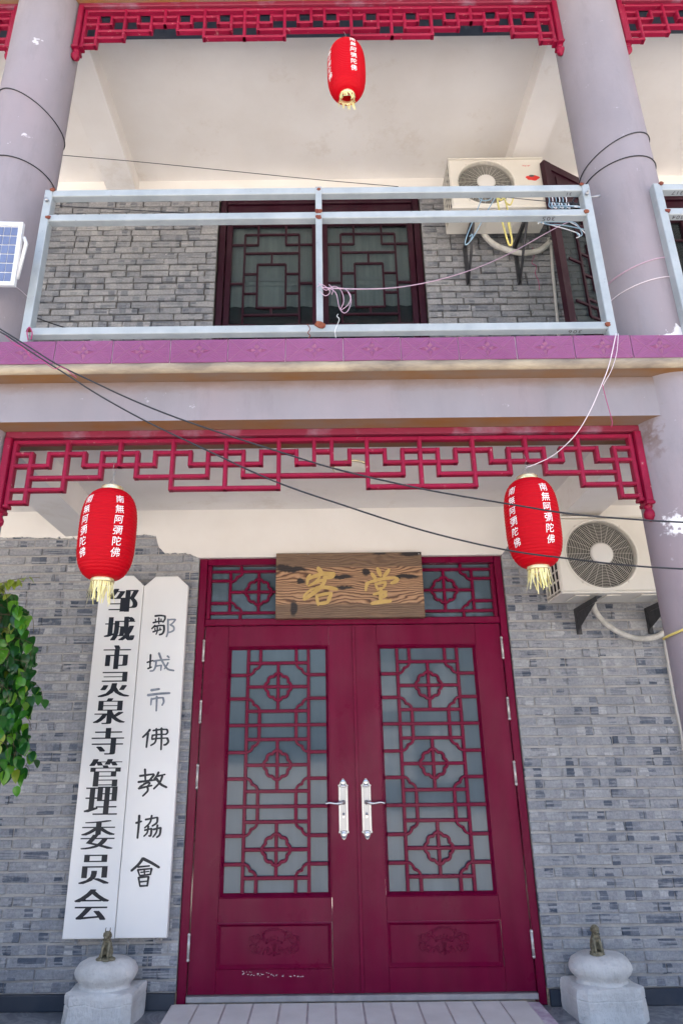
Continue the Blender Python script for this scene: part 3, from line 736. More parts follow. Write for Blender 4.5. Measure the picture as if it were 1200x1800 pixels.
def leaf(x0, x1, ox0, ox1, hside):
    lf = bpy.data.objects.new('door_leaf', None); C.objects.link(lf); lf.parent = dd
    oz0, oz1, pz0, pz1, px0, px1 = .503, 2.014, .136, .376, ox0 - .004, ox1 - .004
    yf, yb = .016, .062
    f = MB(); B_ = .0015
    f.bbox(x0, ox0, yf, yb, .015, 2.149, B_); f.bbox(ox1, x1, yf, yb, .015, 2.149, B_)
    f.bbox(ox0 + .0012, ox1 - .0012, yf + .0006, yb, oz1, 2.149, B_); f.bbox(ox0 + .0012, ox1 - .0012, yf + .0006, yb, pz1, oz0, B_); f.bbox(ox0 + .0012, ox1 - .0012, yf + .0006, yb, .015, pz0, B_)
    # splayed mouldings round opening and panel
    def mould(a0, a1, c0, c1, w_, d_, pr=.004):
        o_ = [(a0, c0), (a1, c0), (a1, c1), (a0, c1)]; i_ = [(a0 + w_, c0 + w_), (a1 - w_, c0 + w_), (a1 - w_, c1 - w_), (a0 + w_, c1 - w_)]
        m_ = [(a0 + w_ * .3, c0 + w_ * .3), (a1 - w_ * .3, c0 + w_ * .3), (a1 - w_ * .3, c1 - w_ * .3), (a0 + w_ * .3, c1 - w_ * .3)]
        vs = [(p[0], yf, p[1]) for p in o_] + [(p[0], yf - pr, p[1]) for p in m_] + [(p[0], yf + d_, p[1]) for p in i_]
        fs = []
        for k in range(4):
            q = (k + 1) % 4; fs += [(k, q, 4 + q, 4 + k), (4 + k, 4 + q, 8 + q, 8 + k)]
        f.add(vs, fs)
    mould(ox0, ox1, oz0, oz1, .024, .026); mould(px0, px1, pz0, pz1, .026, .016)
    dloc(f).build('stiles_and_rails', 'maroon', lf)
    p = MB(); p.bbox(px0 + .02, px1 - .02, yf + .014, yb - .006, pz0 + .02, pz1 - .02, .001); dloc(p).build('panel', 'maroon', lf)
    gl = MB(); gl.bbox(ox0 + .01, ox1 - .01, yf + .030, yf + .036, oz0 + .01, oz1 - .01, .001); dloc(gl).build('pane', 'door_glass', lf)
    cx = (ox0 + ox1) / 2; vi = .203; sm = .121; xi0, xi1 = ox0 + .022, ox1 - .022; zi0, zi1 = oz0 + .022, oz1 - .022
    WB = .0205
    def H(z, a, b):
        q = MB(); q.bbox(a, b, yf + .004, yf + .026, z - WB / 2, z + WB / 2, .003); dloc(q).build('lattice_bar', 'maroon', lf)
    def V(x, a, b):
        q = MB(); q.bbox(x - WB / 2, x + WB / 2, yf + .0055, yf + .027, a, b, .003); dloc(q).build('lattice_bar', 'maroon', lf)
    for s in (-1, 1): V(cx + s * vi, zi0, zi1)
    c0, pitch, hs = 1.743, .4895, .156
    cs = [c0, c0 - pitch, c0 - 2 * pitch]
    for i, c in enumerate(cs):
        H(c + hs, cx - vi, cx + vi); H(c, cx - vi, cx + vi); H(c - hs, cx - vi, cx + vi); V(cx, c - hs, c + hs)
        if i < 2: H(c - pitch / 2, cx - vi, cx + vi)
        dloc(band(begonia(cx, c, .088), .018, yf + .002, yf + .024, True)).build('lattice_rosette', 'maroon', lf)
        for s in (-1, 1):
            for q in (-1, 1):
                dloc(band(ogee(cx + s * sm, c + q * hs, cx + s * vi, c + q * (hs - .078)), .016, yf + .002, yf + .024)).build('lattice_bracket', 'maroon', lf)
    for s in (-1, 1):
        x = cx + s * sm
        V(x, cs[0] + hs, zi1); V(x, zi0, cs[2] - hs)
        for i in range(2): V(x, cs[i + 1] + hs, cs[i] - hs)
        for z in (1.820, 1.667, 1.4985, 1.331, 1.172, 1.009, .842, .684):
            a, b = (xi0, cx - vi) if s < 0 else (cx + vi, xi1); H(z, a, b)
    # hinges
    for (za, zb) in ((1.918, 2.05), (1.522, 1.652), (1.125, 1.256), (.19, .318)):
        h = MB(); h.tube([(hside, .004, za), (hside, .004, zb)], .0085, 10); h.ball((hside, .004, za), .0105, 8, 5); h.ball((hside, .004, zb), .0105, 8, 5)
        for k in (1, 2): h.tube([(hside, .004, za + (zb - za) * k / 3 - .001), (hside, .004, za + (zb - za) * k / 3 + .001)], .0098, 10)
        dloc(h).build('hinge', 'hinge', lf)
    # handle: shaped plate, lever, lock cylinder
    hx_ = .114 if hside < 0 else .259; s = -1 if hside < 0 else 1
    o_ = [(-.029, .865), (-.029, 1.122), (-.033, 1.128), (-.028, 1.134), (-.024, 1.131), (-.018, 1.150), (-.008, 1.166), (0, 1.170)]
    o_ = [(-.029, .865), (-.034, .860), (-.028, .852), (-.022, .856), (-.017, .838), (-.009, .822), (0, .816)][::-1] + o_
    ptsL = [(hx_ + a, b) for a, b in o_]; ptsR = [(hx_ - a, b) for a, b in o_[::-1]][1:-1]
    ring = ptsL[::-1] + ptsR[::-1]
    p = MB(); p.poly_prism(ring[::-1] if False else ring, yf - .006, yf); dloc(p).build('handle_plate', 'steel', lf)
    e = MB()
    for sx in (-1, 1): e.box(hx_ + sx * .022 - .0012, hx_ + sx * .022 + .0012, yf - .0075, yf - .0055, .872, 1.118)
    e.ball((hx_, yf - .006, 1.146), (.017, .006, .022)); e.ball((hx_, yf - .006, 1.124), (.024, .005, .008)); e.ball((hx_, yf - .006, .845), (.017, .006, .022)); e.ball((hx_, yf - .006, .862), (.022, .005, .007))
    dloc(e).build('plate_trim', 'steel_bright', lf)
    lv = MB(); lv.lathe([(0.0, -.016), (.013, -.014), (.014, 0)], (hx_, yf - .006, 1.029), 16, ax='y')
    lv.tube(spline([(hx_, yf - .020, 1.029), (hx_ + s * .012, yf - .045, 1.029), (hx_ + s * .045, yf - .050, 1.025), (hx_ + s * .085, yf - .048, 1.030), (hx_ + s * .112, yf - .046, 1.025)], 5), [.011] * 4 + [.010] * 6 + [.0075] * 11, 10)
    dloc(lv).build('lever', 'steel_bright', lf)
    ck = MB(); ck.lathe([(0, -.012), (.0085, -.011), (.009, 0)], (hx_, yf - .006, .962), 14, ax='y'); ck.box(hx_ - .006, hx_ + .006, yf - .014, yf - .006, .940, .958)
    dloc(ck).build('lock_cylinder', 'steel_bright', lf)
    kh = MB(); kh.box(hx_ - .0045, hx_ + .0045, yf - .0195, yf - .0175, .9605, .9630); dloc(kh).build('keyhole', 'dark_mark', lf)
    # carved fan, wheat sheaf and scrolls
    pc = ((px0 + px1) / 2, .262); cv = MB(); yy = yf + .0125
    def st(pts, r_=.0044, mir=True, sp=True):
        for s_ in ((1, -1) if mir else (1,)):
            q = [(pc[0] + s_ * a, yy, pc[1] + b) for a, b in pts]
            cv.tube(spline(q, 4) if sp else q, r_, 6)
    arc = lambda R_, a0, a1, cx_=0, cz_=0, n=9: [(cx_ + R_ * math.cos(R(a0 + (a1 - a0) * k / (n - 1))), cz_ + R_ * math.sin(R(a0 + (a1 - a0) * k / (n - 1)))) for k in range(n)]
    st(arc(.115, 52, 128, 0, -.035), .003, False, False); st(arc(.106, 52, 128, 0, -.035), .0018, False, False)
    st(arc(.075, 50, 130, 0, -.055), .003, False, False)
    st([(.060, .052), (.072, .062), (.078, .058)]); st([(.070, .050), (.052, .012), (.046, .002)], sp=False)
    for a in (-.04, -.02, 0, .02, .04):
        for dz in (0, .011, .022): st([(a - .006, .018 + dz - abs(a) * .35), (a + .006, .018 + dz - abs(a) * .35 + rnd.uniform(-.003, .003))], .0014, False, False)
        st([(a + rnd.uniform(-.004, .004), .014 - abs(a) * .35), (a, .044 - abs(a) * .35)], .0013, False, False)
    for a in (0, .007, .014): st([(a * .5, -.045), (a * .7, -.02), (a, .0)], .0018); st([(a * .6, -.062), (a * .4, -.05)], .0018)
    st([(-.018, -.044), (.018, -.044)], .0025, False, False); st([(-.018, -.050), (.018, -.050)], .0020, False, False)
    st(arc(.017, 20, 160, 0, -.012), .002, False, False)
    st([(.020, -.050), (.034, -.052), (.038, -.042), (.030, -.036)]); st([(.028, -.028), (.040, -.018), (.048, -.028), (.044, -.036)])
    st([(.050, -.025), (.060, -.035), (.066, -.052)])
    st([(.085, .040), (.100, .048), (.104, .036), (.094, .030), (.084, .026)])
    st([(.060, .018), (.075, .028), (.088, .018), (.098, .004), (.118, .004), (.132, .020), (.126, .040), (.112, .036), (.112, .024)])
    st([(.070, -.020), (.080, -.034), (.092, -.048), (.104, -.044), (.102, -.032)]); st([(.090, -.014), (.104, -.024), (.112, -.014), (.106, -.006)])
    st([(.122, -.010), (.134, -.002), (.146, -.012), (.142, -.028), (.130, -.040)]); st([(.118, -.020), (.126, -.034), (.124, -.048)], .002)
    st([(.110, -.026), (.116, -.040), (.112, -.050)], .002); st([(.135, .034), (.146, .024), (.150, .008)], .002); st([(.130, .030), (.142, .014)], .002); st([(.138, .040), (.152, .032)], .002)
    dloc(cv).build('carved_relief', 'maroon', lf)
    return lf
leaf(-.809, .2035, -.649, .036, -.813)
leaf(.2065, 1.209, .361, 1.038, 1.210)
# meeting stile cover strip
cs_ = MB(); cs_.bbox(.194, .2155, .006, .016, .016, 2.148, .003); dloc(cs_).build('meeting_strip', 'maroon', dd)
# scuffs of white paint at the foot of the left leaf
scf = MB()
for k in range(46):
    u = rnd.random(); x = -.50 + u * .36; z = .118 - .02 * u + rnd.uniform(-.012, .012) * (1 if u < .45 else .35); a = rnd.uniform(.002, .010); b = rnd.uniform(.0008, .003)
    scf.quad((x - DX, .0135 - k * 1e-5, z), (x + a - DX, .0135 - k * 1e-5, z + rnd.uniform(-.001, .001)), (x + a - DX, .0135 - k * 1e-5, z + b), (x - DX, .0135 - k * 1e-5, z + b))
scf.build('paint_scuff', 'white_ink', dd)

# ------------------------------------------------------------------ tiled doorstep
ds = thing('doorstep', 'doorstep of beige grooved tiles in front of the maroon door', 'doorstep', (.19, 4.2, -.05))
b = MB(); b.box(-1.01, 1.02, -.50, .346, .001, .022); b.build('mortar_bed', 'grout', ds)
tl = MB(); tl.box(-.0755, .0755, -.21, .21, 0, .0075)
for k in range(28):
    y = -.2 + k * .0145; tl.box(-.070, .070, y, y + .007, .0075, .0088)
tlm = tl.mesh('tile', 'beige_tile'); xk = .046 - .156 * 5 - .078 - .19
for i in range(13):
    for yy in (.132, -.292):
        o = link('tile', tlm, ds, (xk + .156 * i, yy, .0221 + rnd.uniform(0, .0006)))

# ================================================================== PLAQUE AND SIGNBOARDS
pl = thing('wooden_plaque', 'scorched wooden plaque with two gold characters above the door', 'plaque', (.18, 4.48, 2.41))
b = MB(); b.bbox(-.504, .510, 0, .055, -.228, .232, .004); b.build('board', 'wood', pl)
def fC(x, y, k):
    X, Z = W(480 + x / 4.444, 960 + y / 4.444, 4.474); return (X - .18, -.006 - k * .0004, Z - 2.41)
thin = lambda s: .55 + .9 * math.sin(math.pi * min(1, s * 1.1)) * .5
def chars(strokes, fmap, par, mat, name='character', prof=None, bold=1.25):
    mb = MB()
    for k, (w_, pts) in enumerate(strokes): ribbon(mb, pts, w_ * bold, fmap, 0, k, prof)
    return mb.build(name, mat, par)
ke = [(30, [(350, 168), (362, 188), (382, 210)]), (20, [(290, 222), (272, 250), (265, 300)]), (24, [(262, 262), (330, 232), (400, 215), (478, 212)]), (26, [(478, 214), (462, 236), (430, 244), (395, 243)]),
      (16, [(366, 240), (335, 275), (300, 300), (275, 312)]), (20, [(325, 290), (365, 272), (412, 262)]), (26, [(408, 266), (380, 310), (330, 355), (275, 395), (240, 418)]), (15, [(240, 415), (245, 385), (290, 345), (340, 325)]),
      (24, [(335, 325), (400, 322), (460, 330), (500, 338)]), (20, [(338, 385), (344, 420), (352, 462)]), (20, [(340, 392), (400, 375), (458, 368)]), (24, [(456, 370), (440, 405), (425, 440)]), (22, [(352, 452), (395, 446), (432, 438)])]
tang = [(26, [(812, 172), (826, 200), (838, 232)]), (24, [(768, 212), (782, 232), (800, 252)]), (24, [(905, 182), (885, 210), (862, 238)]), (20, [(745, 285), (728, 310), (722, 348)]), (20, [(722, 292), (800, 268), (880, 252), (955, 246)]),
        (26, [(955, 248), (968, 262), (950, 278), (920, 290)]), (16, [(795, 292), (806, 318), (816, 342)]), (16, [(798, 298), (840, 288), (880, 280)]), (18, [(878, 282), (872, 305), (858, 328)]), (15, [(815, 336), (840, 332), (862, 326)]),
        (20, [(782, 378), (830, 366), (885, 356)]), (26, [(842, 338), (840, 385), (838, 436)]), (26, [(765, 450), (830, 438), (918, 430)]), (20, [(858, 360), (878, 378), (872, 392), (850, 400)])]
cvp = lambda s: .75 + .35 * math.sin(math.pi * s)
chars(ke, fC, pl, 'gold', prof=cvp, bold=1.15); chars(tang, fC, pl, 'gold', prof=cvp, bold=1.15)
n_ = MB(); n_.ball((.492, -.002, .215), .006, 8, 5); n_.ball((-.28, -.002, .222), .004, 8, 5); n_.build('nail', 'steel_bright', pl)

def signboard(x0, x1, z0, z1, label, ch=(.075, .068)):
    xc = (x0 + x1) / 2
    t = thing('signboard', label, 'signboard', (xc, 4.47, z0))
    hw = (x1 - x0) / 2; h = z1 - z0; e = .004
    def ring(i): return [(-hw + i, i), (hw - i, i), (hw - i, h - ch[1] - i * .4), (hw - ch[0] - i * .4, h - i), (-hw + ch[0] + i * .4, h - i), (-hw + i, h - ch[1] - i * .4)]
    a, b_ = ring(0), ring(e); vs = [(x, .04, z) for x, z in a] + [(x, e, z) for x, z in a] + [(x, 0, z) for x, z in b_]; fs = []
    for k in range(6):
        q = (k + 1) % 6; fs += [(k, q, 6 + q, 6 + k), (6 + k, 6 + q, 12 + q, 12 + k)]
    fs += [tuple(range(12, 18)), tuple(range(5, -1, -1))]
    m = MB(); m.add(vs, fs); m.build('board', 'board', t)
    hk = MB()
    for xx in (-.075, .075): hk.tube([(xx, .03, -.002), (xx, .012, -.018), (xx + .012, .008, -.030)], .004, 6)
    hk.build('hook', 'steel', t)
    return t
sb1 = signboard(-1.532, -1.231, .322, 2.490, 'tall white signboard with large square black characters, left of its pair')
sb2 = signboard(-1.2265, -.925, .324, 2.482, 'tall white signboard with brushed, partly faded characters, beside the door')
txt = '邹城市灵泉寺管理委员会'
zs = [2.317, 2.123, 1.934, 1.758, 1.591, 1.407, 1.221, 1.060, .870, .683, .498]
xs_ = [-1.362, -1.366, -1.369, -1.366, -1.380, -1.376, -1.374, -1.379, -1.380, -1.380, -1.380]
for k, chh in enumerate(txt):
    vs, fs = glyph(chh, -.014)
    X0 = max(abs(v[0]) for v in vs); Y0 = max(abs(v[1]) for v in vs)
    wd = .098 if k not in (2, 9) else .086; ht = .080 if k not in (2, 9) else .078
    sxx, szz = (wd - .007) / X0, ht / Y0
    m = MB()
    for q, dx in enumerate((-.012, -.006, 0, .006, .012)):
        m.add([(xs_[k] + 1.3815 + v[0] * sxx + dx, -.0012 - .0002 * q, zs[k] - .322 + v[1] * szz) for v in vs], fs)
    m.build('character', 'ink', sb1)
def fA(x, y, k):
    X, Z = W(220 + x / 6.4286, 1050 + y / 6.4286, 4.47); return (X + 1.0757, -.0015 - k * .0002, Z - .324)
def fB(x, y, k):
    X, Z = W(x / 3, 1340 + y / 3, 4.47); return (X + 1.0757, -.0015 - k * .0002, Z - .324)
bp = lambda s: 1.1 - .25 * s
chars([(17, [(340, 212), (400, 206), (452, 212)]), (17, [(452, 210), (452, 245), (430, 282)]), (15, [(318, 288), (370, 275), (425, 272)]), (13, [(345, 250), (348, 282)]), (14, [(384, 232), (384, 300)]), (12, [(410, 245), (408, 275)]),
       (16, [(342, 318), (322, 338), (303, 356)]), (16, [(335, 332), (390, 320), (440, 320)]), (19, [(440, 318), (442, 370), (425, 410), (390, 424)]), (14, [(316, 392), (360, 378), (412, 365)]), (12, [(340, 352), (342, 382)]), (13, [(368, 338), (366, 385), (352, 420)]), (12, [(398, 345), (396, 372)])], fA, sb2, 'ink', prof=bp)
chars([(17, [(486, 248), (486, 340), (484, 400), (468, 446)]), (15, [(484, 256), (530, 250), (572, 250)]), (15, [(570, 252), (545, 285), (512, 312)]), (17, [(512, 308), (550, 335), (550, 372), (515, 392), (492, 396)])], fA, sb2, 'ink_faded', prof=bp)
chars([(17, [(290, 648), (286, 720), (282, 800)]), (14, [(250, 736), (318, 714)]), (15, [(258, 806), (302, 788)])], fA, sb2, 'ink', prof=bp)
chars([(16, [(322, 722), (400, 710), (502, 702)]), (17, [(352, 722), (346, 780), (322, 826), (284, 834)]), (14, [(348, 778), (412, 768)]), (14, [(412, 766), (404, 826)]), (19, [(384, 630), (420, 720), (480, 808), (552, 828)]), (15, [(488, 738), (466, 780), (446, 808)]), (17, [(480, 664), (500, 682)])], fA, sb2, 'ink_faded', prof=bp)
chars([(22, [(296, 1050), (388, 1036)]), (22, [(258, 1106), (380, 1090), (506, 1082)]), (17, [(302, 1142), (296, 1180), (292, 1216)]), (16, [(302, 1150), (370, 1138), (430, 1134)]), (18, [(430, 1134), (438, 1180), (420, 1220)]), (18, [(360, 1120), (358, 1200), (354, 1284)])], fA, sb2, 'ink_faded', prof=bp)
chars([(20, [(284, 1494), (250, 1535), (200, 1582)]), (20, [(262, 1535), (252, 1610), (242, 1696)]), (16, [(318, 1506), (400, 1494), (478, 1492)]), (18, [(476, 1494), (482, 1525), (462, 1550)]), (15, [(308, 1560), (380, 1550), (462, 1548)]), (16, [(312, 1556), (304, 1602)]),
       (15, [(304, 1604), (380, 1594), (478, 1590)]), (20, [(478, 1590), (490, 1630), (465, 1662), (440, 1668)]), (18, [(356, 1484), (356, 1570), (340, 1640), (292, 1674)]), (20, [(414, 1478), (414, 1590), (408, 1722)])], fA, sb2, 'ink', prof=bp)
chars([(9, [(738, 72), (812, 62)]), (9, [(766, 36), (768, 100)]), (9, [(730, 104), (824, 92)]), (9, [(814, 66), (784, 100), (738, 130)]), (7, [(760, 112), (792, 108), (776, 128)]), (9, [(778, 126), (780, 150), (754, 178)]), (9, [(732, 138), (802, 122)]),
       (9, [(838, 52), (828, 72), (814, 88)]), (8, [(828, 74), (872, 64)]), (9, [(858, 72), (844, 106), (812, 140)]), (11, [(826, 86), (850, 116), (880, 132)])], fB, sb2, 'ink', prof=bp)
chars([(10, [(736, 280), (732, 340), (726, 400)]), (9, [(718, 320), (748, 311)]), (8, [(768, 302), (832, 290)]), (9, [(832, 291), (828, 318), (804, 336)]), (8, [(802, 280), (792, 318), (764, 346)]), (8, [(764, 358), (802, 349)]), (9, [(801, 350), (796, 385), (786, 388)]), (8, [(784, 336), (778, 370), (760, 390)]),
       (8, [(810, 354), (850, 344)]), (9, [(849, 345), (844, 380), (828, 396)]), (8, [(832, 330), (826, 368), (808, 394)])], fB, sb2, 'ink', prof=bp)
chars([(12, [(756, 506), (732, 538), (694, 572)]), (13, [(756, 508), (800, 530), (840, 554)]), (8, [(728, 552), (790, 546)]), (8, [(728, 566), (738, 598)]), (8, [(728, 567), (802, 560)]), (9, [(801, 560), (794, 592)]), (8, [(738, 598), (796, 590)]), (7, [(762, 562), (764, 594)]), (6, [(744, 580), (788, 575)]),
       (8, [(732, 606), (740, 654)]), (8, [(732, 608), (786, 602)]), (9, [(785, 602), (778, 652)]), (8, [(740, 652), (778, 650)]), (7, [(740, 630), (778, 626)])], fB, sb2, 'ink', prof=bp)

# ================================================================== FRETWORK
FV = [(0, 0, 5), (1, 1, 5), (2, 1, 2), (3, 0, 4), (4, 1, 2), (5, 1, 3), (6, 0, 2), (7, 1, 3), (8, 1, 2), (9, 0, 4), (10, 1, 2), (11, 1, 3), (12, 0, 4), (13, 1, 3), (14, 1, 2), (15, 0, 4), (16, 1, 2), (17, 0, 2)]
FH = [(0, 1, 1), (2, 4, 1), (5, 7, 1), (8, 10, 1), (11, 13, 1), (14, 16, 1), (0, 2, 2), (4, 8, 2), (10, 14, 2), (16, 17, 2), (1, 5, 3), (7, 11, 3), (0, 3, 4), (9, 15, 4), (0, 1, 5)]
FX0, FX1 = -1.503, 1.517; FU = (FX1 - FX0) / 35; FL = .0633
def fretwork(label, dx, z0, umin=0, umax=35, chip=False):
    """z0: height of the top bar; hangs in the plane y = 2.97"""
    t = thing('fretwork', label, 'fretwork', (dx, 2.97, z0), 'hanging lattice panels under the beams')
    X = lambda u: FX0 + FU * u
    Z = lambda l: -FL * l
    w_ = .0195
    def bar(b): b.build('lattice_bar', 'crimson', t)
    V = set(FV) | {(35 - u, a, b) for u, a, b in FV}
    for (u, a, b) in sorted(V):
        if umin <= u <= umax:
            m = MB(); ww = w_ * (1.15 if u in (0, 35) else 1)
            m.bbox(X(u) - ww / 2, X(u) + ww / 2, -.019, .019, Z(b) - w_ / 2 - (.012 if u in (0, 35) else 0), Z(a) + w_ / 2, .005); bar(m)
    Hs = set(FH) | {(35 - b, 35 - a, l) for a, b, l in FH} | {(13, 22, 3), (17, 18, 1)}
    for (a, b, l) in sorted(Hs):
        if umin <= b and a <= umax:
            m = MB(); m.bbox(X(max(a, umin)) + .001, X(min(b, umax)) - .001, -.016, .016, Z(l) - w_ / 2, Z(l) + w_ / 2, .005); bar(m)
    m = MB(); m.bbox(X(max(0, umin)) - w_ / 2, X(min(35, umax)) + w_ / 2, -.0165, .0165, -w_ / 2 - .0005, w_ / 2 + .0005, .005); bar(m)
    # top fascia
    m = MB(); m.bbox(X(umin) - (.048 if umin == 0 else 0), X(umax) + (.048 if umax == 35 else 0), -.032, .030, .016, .0495, .004); m.build('fascia', 'crimson_dusty', t)
    for s, x, on in ((-1, FX0, umin == 0), (1, FX1, umax == 35)):
        if not on: continue
        a, b = sorted((x + s * .013, x + s * .046))
        m = MB(); m.bbox(a, b, -.040, .036, -.352, .0155, .004); m.bbox(a - .004, b + .004, -.044, .040, -.368, -.3525, .003); m.build('side_board', 'crimson', t)
        m = MB(); m.bbox(x - .013, x + .013, -.023, .023, -.345, -.330, .003); m.build('foot', 'crimson', t)
        f = MB(); f.lathe([(.001, 0), (.020, 0), (.023, -.006), (.018, -.013), (.015, -.017), (.022, -.026), (.028, -.040), (.026, -.056), (.016, -.068), (.007, -.076), (.0, -.080)], ((a + b) / 2, -.004, -.368), 20)
        f.build('finial', 'crimson', t)
    return t
fretwork('crimson fretwork over the doorway, hung with the two lower lanterns', 0, 2.7705)
fretwork('crimson fretwork at the top of the middle bay, hung with one lantern', 0, 5.9005)
fretwork('short piece of crimson fretwork at the top, right of the right column', 3.50, 5.9005, 0, 12)
fretwork('sliver of crimson fretwork at the top, left of the left column', -3.50, 5.9005, 30, 35)

# ================================================================== BALCONY RAILING
def box_rail(par, x0, x1, y0, z0, s=.043): b = MB(); b.bbox(x0, x1, y0, y0 + s, z0, z0 + s, .003); return b.build('rail', 'rail', par)
def railing(label, x0, x1, mid, extra=()):
    t = thing('balcony_railing', label, 'railing', (0, 2.76, 3.2))
    for z in (.932, .765, .056): box_rail(t, x0 + .041, x1 - .041 if mid is not None else x1, 0, z)
    ps = [x0] + ([x1 - .042] if mid is not None else [])
    for x in ps: b = MB(); b.bbox(x, x + .042, -.004, .052, .006, .975, .003); b.build('post', 'rail', t)
    if mid is not None: b = MB(); b.bbox(mid, mid + .034, -.006, .036, .100, .9755, .003); b.build('post', 'rail', t)
    rs = []
    for x in [x0 + .041] + ([x1 - .041] if mid is not None else []):
        for z in (.972, .785, .078): rs.append((x, z, .012))
    if mid is not None:
        for z, r_ in ((.955, .010), (.805, .017), (.765, .015), (.093, .024)): rs.append((mid + .017, z, r_))
    for x, z, r_ in rs:
        b = MB(); pts = []
        for k in range(12):
            a = 2 * math.pi * k / 12; q = r_ * (.8 + .6 * rnd.random()); pts.append((x + q * math.cos(a), z + q * .8 * math.sin(a)))
        b.poly_prism(pts, -.0085, -.001); b.build('rust_patch', 'rust', t)
    return t
rl = railing('pale blue steel balcony railing between the two columns, above the violet tiles', -1.467, 1.450, -.018)
rr_ = railing('short end of pale steel railing right of the right column', 1.795, 4.2, None)
def mark(text, x, z, par, s=.04, under=True, flip=True):
    m = MB(); n = len(text)
    for i, chh in enumerate(text):
        vs, fs = glyph(chh, .01); q = -1 if flip else 1
        o = (i - (n - 1) / 2) * s * .62 * q
        m.add([(x + o + v[0] * s * q + v[1] * s * .15, .022 - v[1] * s * q * .95, z - .0006) for v in vs], fs)
    return m.build('written_number', 'dark_mark', par)
mark('306', 1.255, .056, rl); mark('305', 1.215, .765, rl); mark('31', 1.345, .932, rl, .03); mark('317', 1.93, .932, rr_, .036); mark('304', 1.90, .765, rr_, .036)
bl = MB(); bl.tube([(1.425, -.008, .90), (1.425, -.022, .90)], .010, 8); bl.tube([(1.425, -.022, .90), (1.425, -.034, .90)], .006, 6); bl.tube([(1.45, .02, .905), (1.51, .02, .915)], .006, 6); bl.build('bolt', 'steel', rl)
bl = MB(); bl.tube([(-1.445, -.008, .895), (-1.445, -.022, .895)], .010, 8); bl.build('bolt', 'steel', rl)

# ================================================================== LATTICE WINDOW ON THE BALCONY
def maroon_window(label, x0, x1, sashes, z0=4.30, zt=5.951):
    t = thing('lattice_window', label, 'window', (0, 4.575, 0))
    f = MB(); f.bbox(x0, x0 + .055, 0, .08, z0, zt, .006); f.bbox(x1 - .055, x1, 0, .08, z0, zt, .006)
    f.bbox(x0 + .056, x1 - .056, .002, .08, zt - .06, zt, .006); f.bbox(x0 + .056, x1 - .056, .002, .08, z0, z0 + .05, .006)
    f.bbox(x0 + .056, x1 - .056, .004, .08, 5.70, 5.75, .006); f.bbox(x0 + .056, x1 - .056, .02, .07, 5.751, zt - .061, .01)
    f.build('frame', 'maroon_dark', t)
    for (a, b) in sashes:
        s = bpy.data.objects.new('sash', None); C.objects.link(s); s.parent = t
        q = MB(); q.bbox(a, a + .05, .012, .06, z0 + .051, 5.698, .005); q.bbox(b - .05, b, .012, .06, z0 + .051, 5.698, .005)
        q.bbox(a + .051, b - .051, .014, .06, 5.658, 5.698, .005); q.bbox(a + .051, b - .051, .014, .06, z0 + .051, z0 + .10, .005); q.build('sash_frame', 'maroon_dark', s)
        q = MB(); q.bbox(a + .045, b - .045, .040, .046, z0 + .09, 5.665, .001); q.build('pane', 'glass_up', s)
        c = (a + b) / 2; e = (b - a) / 2 - .05; wv = .0165
        def h(z, xa, xb, c=c, s=s): hbar(z, c + xa, c + xb, wv, .018, .036, 'maroon_dark', s)
        def v(x, za, zb, c=c, s=s): vbar(c + x, za, zb, wv, .0195, .037, 'maroon_dark', s)
        A, Bq = .234, .120
        for g_ in (-1, 1): v(g_ * A, 4.52, 5.562)
        h(5.562, -A, A); h(4.52, -A, A)
        for g_ in (-1, 1):
            v(g_ * Bq, 5.452, 5.66); v(g_ * Bq, 4.40, 4.63); v(g_ * Bq, 4.80, 5.244)
            for z in (5.452, 4.63): h(z, *sorted((g_ * Bq, g_ * e)))
            h(5.045, *sorted((g_ * A, g_ * e)))
            for z in (5.144, 4.944): h(z, *sorted((g_ * Bq, g_ * A)))
        h(5.244, -Bq, Bq); h(4.80, -Bq, Bq); h(5.362, -A, A); h(4.728, -A, A); v(0, 5.244, 5.362); v(0, 4.728, 4.80)
    return t
wn = maroon_window('dark maroon lattice window on the balcony behind the middle railing post', -.862, .877, [(-.80, -.012), (.022, .815)])
st = MB(); st.bbox(-.011, .021, .004, .07, 4.352, 5.699, .004); st.build('mullion', 'maroon_dark', wn)
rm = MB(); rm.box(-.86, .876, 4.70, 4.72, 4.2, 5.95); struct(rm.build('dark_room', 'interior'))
cu = MB()
for (a, b) in ((-.80, .815),):
    n = 80; vs = []; fs = []
    for i in range(n + 1):
        x = a + (b - a) * i / n; y = 4.668 + .008 * math.sin(i * 1.1); vs += [(x, y, 4.86), (x, y, 5.70)]
    for i in range(n): fs.append((i * 2, i * 2 + 2, i * 2 + 3, i * 2 + 1))
    cu.add(vs, fs, 0, True)
tag(cu.build('curtain', 'curtain'), 'grey half curtain hanging behind the balcony window glass', 'curtain')
ru = MB(); ru.box(-.80, .815, 4.655, 4.660, 5.115, 5.150); ru.box(-.80, .815, 4.655, 4.660, 5.065, 5.078); tag(ru.build('curtain_rail', 'alu'), 'pale rail across the balcony window behind the glass', 'rail')
wr = maroon_window('dark maroon window seen behind the railing right of the right column', 2.335, 4.1, [(2.40, 3.2), (3.23, 4.03)])
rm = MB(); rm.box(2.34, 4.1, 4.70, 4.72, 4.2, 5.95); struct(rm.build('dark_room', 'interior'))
# opened shutter leaf swung outwards from the right-hand window
sh = thing('open_casement', 'dark maroon lattice casement swung open beside the upper air conditioner', 'casement', (2.60, 4.50, 0))
vx, vy = (1.802 - 2.60), (4.085 - 4.50); Ls = math.hypot(vx, vy); sh.rotation_euler = (0, 0, math.atan2(vy, vx))
